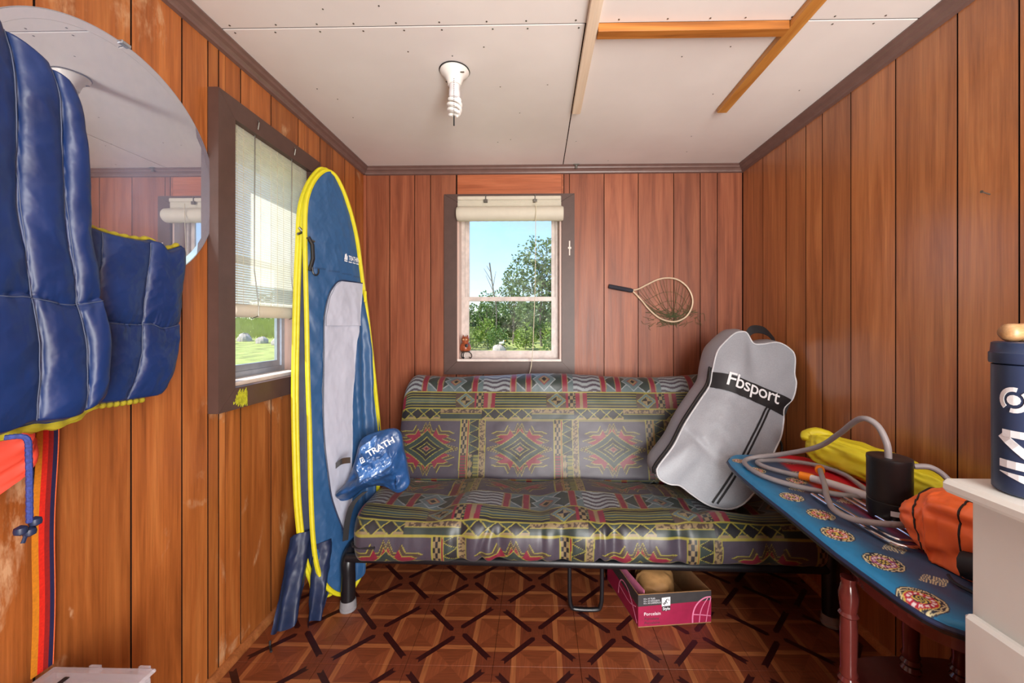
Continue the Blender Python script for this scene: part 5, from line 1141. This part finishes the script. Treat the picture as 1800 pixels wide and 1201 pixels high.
# ------------------------------------------------------------------ figurine on the window sill
fx, fy, fz0 = -.452, D+.035, OB[2]+.0145
fg = thing('clay_owl', (fx, fy, fz0), 'small brown glazed clay owl on a wire stand on the window sill', 'figurine')
MB().lathe([(.002, .040), (.026, .041), (.030, .044), (.028, .047), (.002, .047)], (fx, fy, fz0), n=24).build('dish', M['dark_metal'], fg, smooth=True)
for a in (.3, 2.4, 4.5): MB().tube(spline([(fx+.02*math.cos(a), fy+.02*math.sin(a), fz0+.042), (fx+.036*math.cos(a), fy+.03*math.sin(a), fz0+.030), (fx+.040*math.cos(a), fy+.032*math.sin(a), fz0+.012), (fx+.030*math.cos(a), fy+.026*math.sin(a), fz0+.003), (fx+.024*math.cos(a), fy+.02*math.sin(a), fz0+.010)], 20), .003, 6).build('stand_leg', M['black'], fg, smooth=True)
MB().lathe([(.008, .048), (.030, .049), (.036, .062), (.035, .080), (.027, .096), (.020, .102), (.021, .108), (.025, .118), (.023, .130), (.014, .138), (.002, .141)], (fx, fy, fz0), n=24).build('owl_body', M['clay'], fg, smooth=True)
MB().lathe([(.001, -.006), (.010, -.005), (.011, 0), (.001, .002)], (fx+.012, fy-.032, fz0+.083), 'y', 16).build('belly_opening', M['black_pl'], fg)
for sx in (-1, 1):
    MB().lathe([(.001, -.004), (.0055, -.002), (.006, .002), (.001, .004)], (fx+sx*.009, fy-.022, fz0+.121), 'y', 12).build('eye', M['tan_wood'], fg, smooth=True)
    MB().lathe([(.006, 0), (.004, .010), (.001, .016)], (fx+sx*.014, fy, fz0+.133), n=8).build('ear_tuft', M['clay'], fg, smooth=True)

# ------------------------------------------------------------------ outdoors
GZ = -.28
n = 141; g1 = np.linspace(-70, 70, n); X, Y = np.meshgrid(g1, np.linspace(-30, 110, n), indexing='ij')
def bank(x, y):   # grassy bank that rises on the left of the cabin
    return np.interp(y, [6, 18, 30, 60], [0, .73, 1.88, 2.0])*np.clip((-np.asarray(x, float)-4)/4, 0, 1)
Zg = GZ+.12*fbm(X*.15, Y*.15, 3)*np.clip((np.hypot(X, Y-1)-5)/8, 0, 1)+bank(X, Y)
struct(mesh_np('ground', np.stack([X, Y, Zg], -1), quads=grid_faces(n, n), mats=M['grass'], origin=(0, 0, GZ)))
def leaves(blobs, per, size, seed):
    r = np.random.default_rng(seed); Ps = []
    for (cx_, cy_, cz_, rx, ry, rz) in blobs:
        k = int(per*rx*rz*2); d = r.normal(size=(k, 3)); d /= np.linalg.norm(d, axis=1)[:, None]; rr = .55+.5*r.random(k)**.6
        lump = 1+.30*np.sin(d[:, 0]*5+cx_*3)*np.sin(d[:, 2]*5+cz_*2)
        Ps.append(np.array([cx_, cy_, cz_])+d*(rr*lump)[:, None]*np.array([rx, ry, rz]))
    P = np.vstack(Ps); k = len(P); u = r.normal(size=(k, 3)); u /= np.linalg.norm(u, axis=1)[:, None]; v = np.cross(u, r.normal(size=(k, 3))); v /= np.linalg.norm(v, axis=1)[:, None]
    s = size*(.6+.8*r.random(k))[:, None]
    V = np.stack([P-u*s, P-v*s*.55, P+u*s, P+v*s*.55], 1).reshape(-1, 3); return V, np.arange(4*k).reshape(-1, 4)
def tree(name, x, y, blobs, leafm, label, cat, group, h, per=150, size=.13, seed=1, trunk=.09):
    t_ = thing(name, (x, y, GZ), label, cat, group)
    V, F = leaves([(x+b[0], y+b[1], GZ+b[2], b[3], b[4], b[5]) for b in blobs], per, size, seed)
    mesh_np('foliage', V, quads=F, mats=leafm, parent=t_, smooth=False)['kind'] = 'stuff'
    if trunk:
        r = random.Random(seed); s = MB(); s.tube(spline([(x, y, GZ-.1), (x+r.uniform(-.1, .1), y, GZ+h*.35), (x+r.uniform(-.2, .2), y, GZ+h*.75)], 10), [trunk*(1-.07*i) for i in range(11)], 7)
        for b in blobs: s.tube([(x, y, GZ+h*.3), (x+b[0]*.6, y+b[1]*.6, GZ+(h*.3+b[2])*.55), (x+b[0], y+b[1], GZ+b[2])], [trunk*.5, trunk*.35, trunk*.15], 5)
        s.build('trunk', M['bark'], t_)
    return t_
gt = 'trees beyond the window'
tree('leafy_tree', .3, 27, [(0, 0, 6.3, 1.5, 1.3, 1.2), (-.9, 0, 5.0, 1.5, 1.3, 1.2), (.9, .2, 5.0, 1.7, 1.4, 1.5), (0, 0, 3.6, 2.0, 1.6, 1.3), (1.3, 0, 3.6, 1.6, 1.3, 1.4), (.3, 0, 2.2, 2.0, 1.6, 1.3)], M['leaf2'], 'tallest leafy tree behind the window over the futon', 'tree', gt, 6.5, 170, .12, 1)
tree('leafy_tree', -1.9, 31.5, [(0, 0, 5.1, .9, .9, .8), (.4, 0, 4.3, 1.1, 1, .9), (-.4, 0, 3.7, 1.1, 1, .9), (.2, 0, 2.7, 1.4, 1.2, 1.0)], M['leaf2'], 'mid-height grey-green tree beside the dead snag', 'tree', gt, 5.2, 170, .11, 2)
tree('leafy_tree', -4.3, 34, [(0, 0, 3.6, .9, .8, .7), (.7, 0, 2.9, 1.0, .9, .8), (-.7, 0, 2.5, 1.1, .9, .8)], M['leaf'], 'low round-topped tree at the left of the dead snag', 'tree', gt, 3.6, 170, .11, 3)
tree('leafy_tree', 6.2, 29, [(0, 0, 6.5, 1.9, 1.6, 1.6), (-.8, 0, 4.8, 1.8, 1.6, 1.5), (1, 0, 4.2, 1.9, 1.6, 1.6), (0, 0, 2.5, 2.1, 1.8, 1.5)], M['leaf'], 'broad green tree hidden past the right window jamb', 'tree', gt, 6.5, 120, .13, 4)
tree('leafy_tree', -8.4, 31, [(0, 0, 4.2, 1.6, 1.4, 1.1), (.8, 0, 3.0, 1.6, 1.4, 1.2), (-.9, 0, 2.8, 1.6, 1.4, 1.2)], M['leaf'], 'spreading green tree past the left window jamb', 'tree', gt, 4.4, 120, .13, 5)
gs_ = 'shrubs along the field edge'
k = 0
for (x, y, w, hh) in ((-5.8, 24.2, .75, 1.6), (-4.1, 24.0, .75, 1.4), (-2.4, 24.2, .75, 1.3), (-.7, 24.0, .75, 1.5), (1.0, 24.2, .75, 1.6), (2.7, 24.0, .75, 1.7), (-5.0, 25.9, .8, 1.9), (-3.2, 25.8, .8, 1.7), (.9, 22.2, .6, 1.0), (3.6, 25.9, .8, 2.0)):
    k += 1; tree('leafy_shrub', x, y, [(0, 0, hh*.62, w*.75, .8, hh*.5), (-w*.4, .1, hh*.42, w*.6, .7, hh*.42), (w*.4, 0, hh*.45, w*.6, .7, hh*.42)], M['leaf3'] if k % 3 else M['leaf'], 'leafy green shrub in the row at the field edge behind the window', 'shrub', gs_, hh, 330, .085, 20+k, .03)
k = 0
for (yr, xs_) in ((38, np.linspace(-13, 11, 9)), (41.5, np.linspace(-11.5, 9.5, 8))):
    for x in xs_:
        k += 1; tree('dark_thicket', x, yr, [(0, 0, 2.3, 1.05, .9, 1.3), (.0, 0, 1.2, 1.05, .9, 1.2)], M['leaf2'], 'grey-green thicket far behind the row of shrubs', 'shrub', 'thicket behind the shrubs', 2.4, 420, .13, 60+k, .05)
dt = thing('dead_tree', (-2.95, 28, GZ), 'bare dead snag rising against the sky behind the window', 'tree', gt)
s = MB(); s.tube(spline([(-2.9, 28, GZ), (-2.85, 28, 2.2), (-3.1, 28, 3.8), (-3.35, 28, 5.6)], 20), [.10-.0042*i for i in range(19)]+[.015, .012][:max(0, 0)] if False else .05, 6)
for (p0, p1) in (((-3.0, 28, 3.4), (-3.6, 28, 4.7)), ((-3.1, 28, 3.9), (-2.9, 28, 5.0)), ((-3.25, 28, 4.9), (-3.55, 28, 5.4)), ((-2.9, 28, 2.7), (-2.4, 28, 3.7)), ((-3.15, 28, 4.2), (-3.75, 28, 5.2))): s.tube([p0, p1], [.03, .012], 5)
s.build('bare_trunk', M['bark'], dt)
def rock(x, y, w, h, seed, label, group=None):
    n, m = 14, 10; th_, ph = np.meshgrid(np.linspace(0, 2*math.pi, n, endpoint=False), np.linspace(.02, math.pi/2+.5, m), indexing='ij')
    k = 1+.35*fbm(np.cos(th_)*1.5+ph, np.sin(th_)*1.5+seed, seed)
    P = np.stack([x+w*k*np.sin(ph)*np.cos(th_), y+w*.7*k*np.sin(ph)*np.sin(th_), GZ+float(bank(np.array(x), np.array(y)))+h*k*np.cos(ph)+.02], -1)
    return tag(mesh_np('boulder', P.reshape(-1, 3), quads=grid_faces(n, m, True, False), mats=M['rock'], smooth=False), label, 'rock', group)
rock(-2.15, 22.5, .42, .36, 3, 'pale boulder with a gull on it outside the window over the futon')
gu = thing('gull', (-2.0, 22.5, GZ+.34), 'white gull standing on the pale boulder outside', 'bird')
MB().lathe([(.005, -.16), (.05, -.10), (.075, 0), (.06, .08), (.02, .14)], (-2.0, 22.5, GZ+.47), 'x', 12).build('bird_body', M['gull'], gu, smooth=True)
MB().lathe([(.005, -.04), (.04, 0), (.005, .045)], (-1.88, 22.5, GZ+.60), n=10).build('head', M['gull'], gu, smooth=True)
MB().tube([(-1.92, 22.5, GZ+.50), (-1.88, 22.5, GZ+.58)], .035, 8).build('neck', M['gull'], gu, smooth=True)
MB().tube([(-2.0, 22.5, GZ+.33), (-2.0, 22.5, GZ+.44)], .012, 6).build('leg', M['orange_pl'], gu); MB().tube([(-1.85, 22.5, GZ+.60), (-1.78, 22.5, GZ+.59)], .012, 6).build('beak', M['orange_pl'], gu)
# view through the side window: rocks, tall grass, fence, far trees
rr = random.Random(4)
for k in range(14):
    y = 17.0+.6*(k % 3)+rr.uniform(-.05, .05); sl = .52+.045*k; rock(-sl*y, y, rr.uniform(.26, .36), rr.uniform(.20, .34), 30+k, 'grey rock among the stones along the shore outside the side window', 'stones outside the side window')
r = np.random.default_rng(5); k = 12000; yy = r.uniform(19.2, 29.4, k); xx = -yy*r.uniform(.45, 1.1, k); hh = r.uniform(.12, .42, k); wv = r.uniform(.02, .05, k); lean = r.normal(0, .15, k)
bz = bank(xx, yy); gv = np.stack([np.stack([xx-wv, yy, bz+GZ-.1], 1), np.stack([xx+wv, yy, bz+GZ-.1], 1), np.stack([xx+lean, yy, bz+GZ+hh], 1)], 1).reshape(-1, 3)
tag(mesh_np('tall_grass', gv, tris=np.arange(3*k).reshape(-1, 3), mats=M['blade'], smooth=False), 'tall yellow-green meadow grass outside the side window', 'grass', kind='stuff')
for i, y in enumerate(np.linspace(30.2, 34, 9)):
    x = -32+(y-30.2)*4.2; zb = GZ+float(bank(np.array(x), np.array(y))); tag(MB().box(x-.06, x+.06, y-.06, y+.06, zb-.1, zb+.85, .01).build('fence_post', M['fence']), 'pale post standing in the fence line across the meadow', 'post', 'fence posts beyond the meadow')
for i, (x, y, s_) in enumerate(((-56, 60, 1.6), (-44, 66, 1.5), (-68, 50, 1.6), (-32, 72, 1.7), (-50, 80, 1.8), (-62, 72, 1.6), (-18, 76, 1.6))):
    tree('far_tree', x, y, [(0, 0, 3.0*s_, 2.6*s_, 2*s_, 1.6*s_), (1.5, 1, 2.0*s_, 2.4*s_, 2*s_, 1.4*s_), (-1.5, -1, 1.8*s_, 2.4*s_, 2*s_, 1.4*s_)], M['leaf2'], 'distant grey-green tree across the meadow seen from the side window', 'tree', 'far trees across the meadow', 4*s_, 22, .32, 90+i, .15)
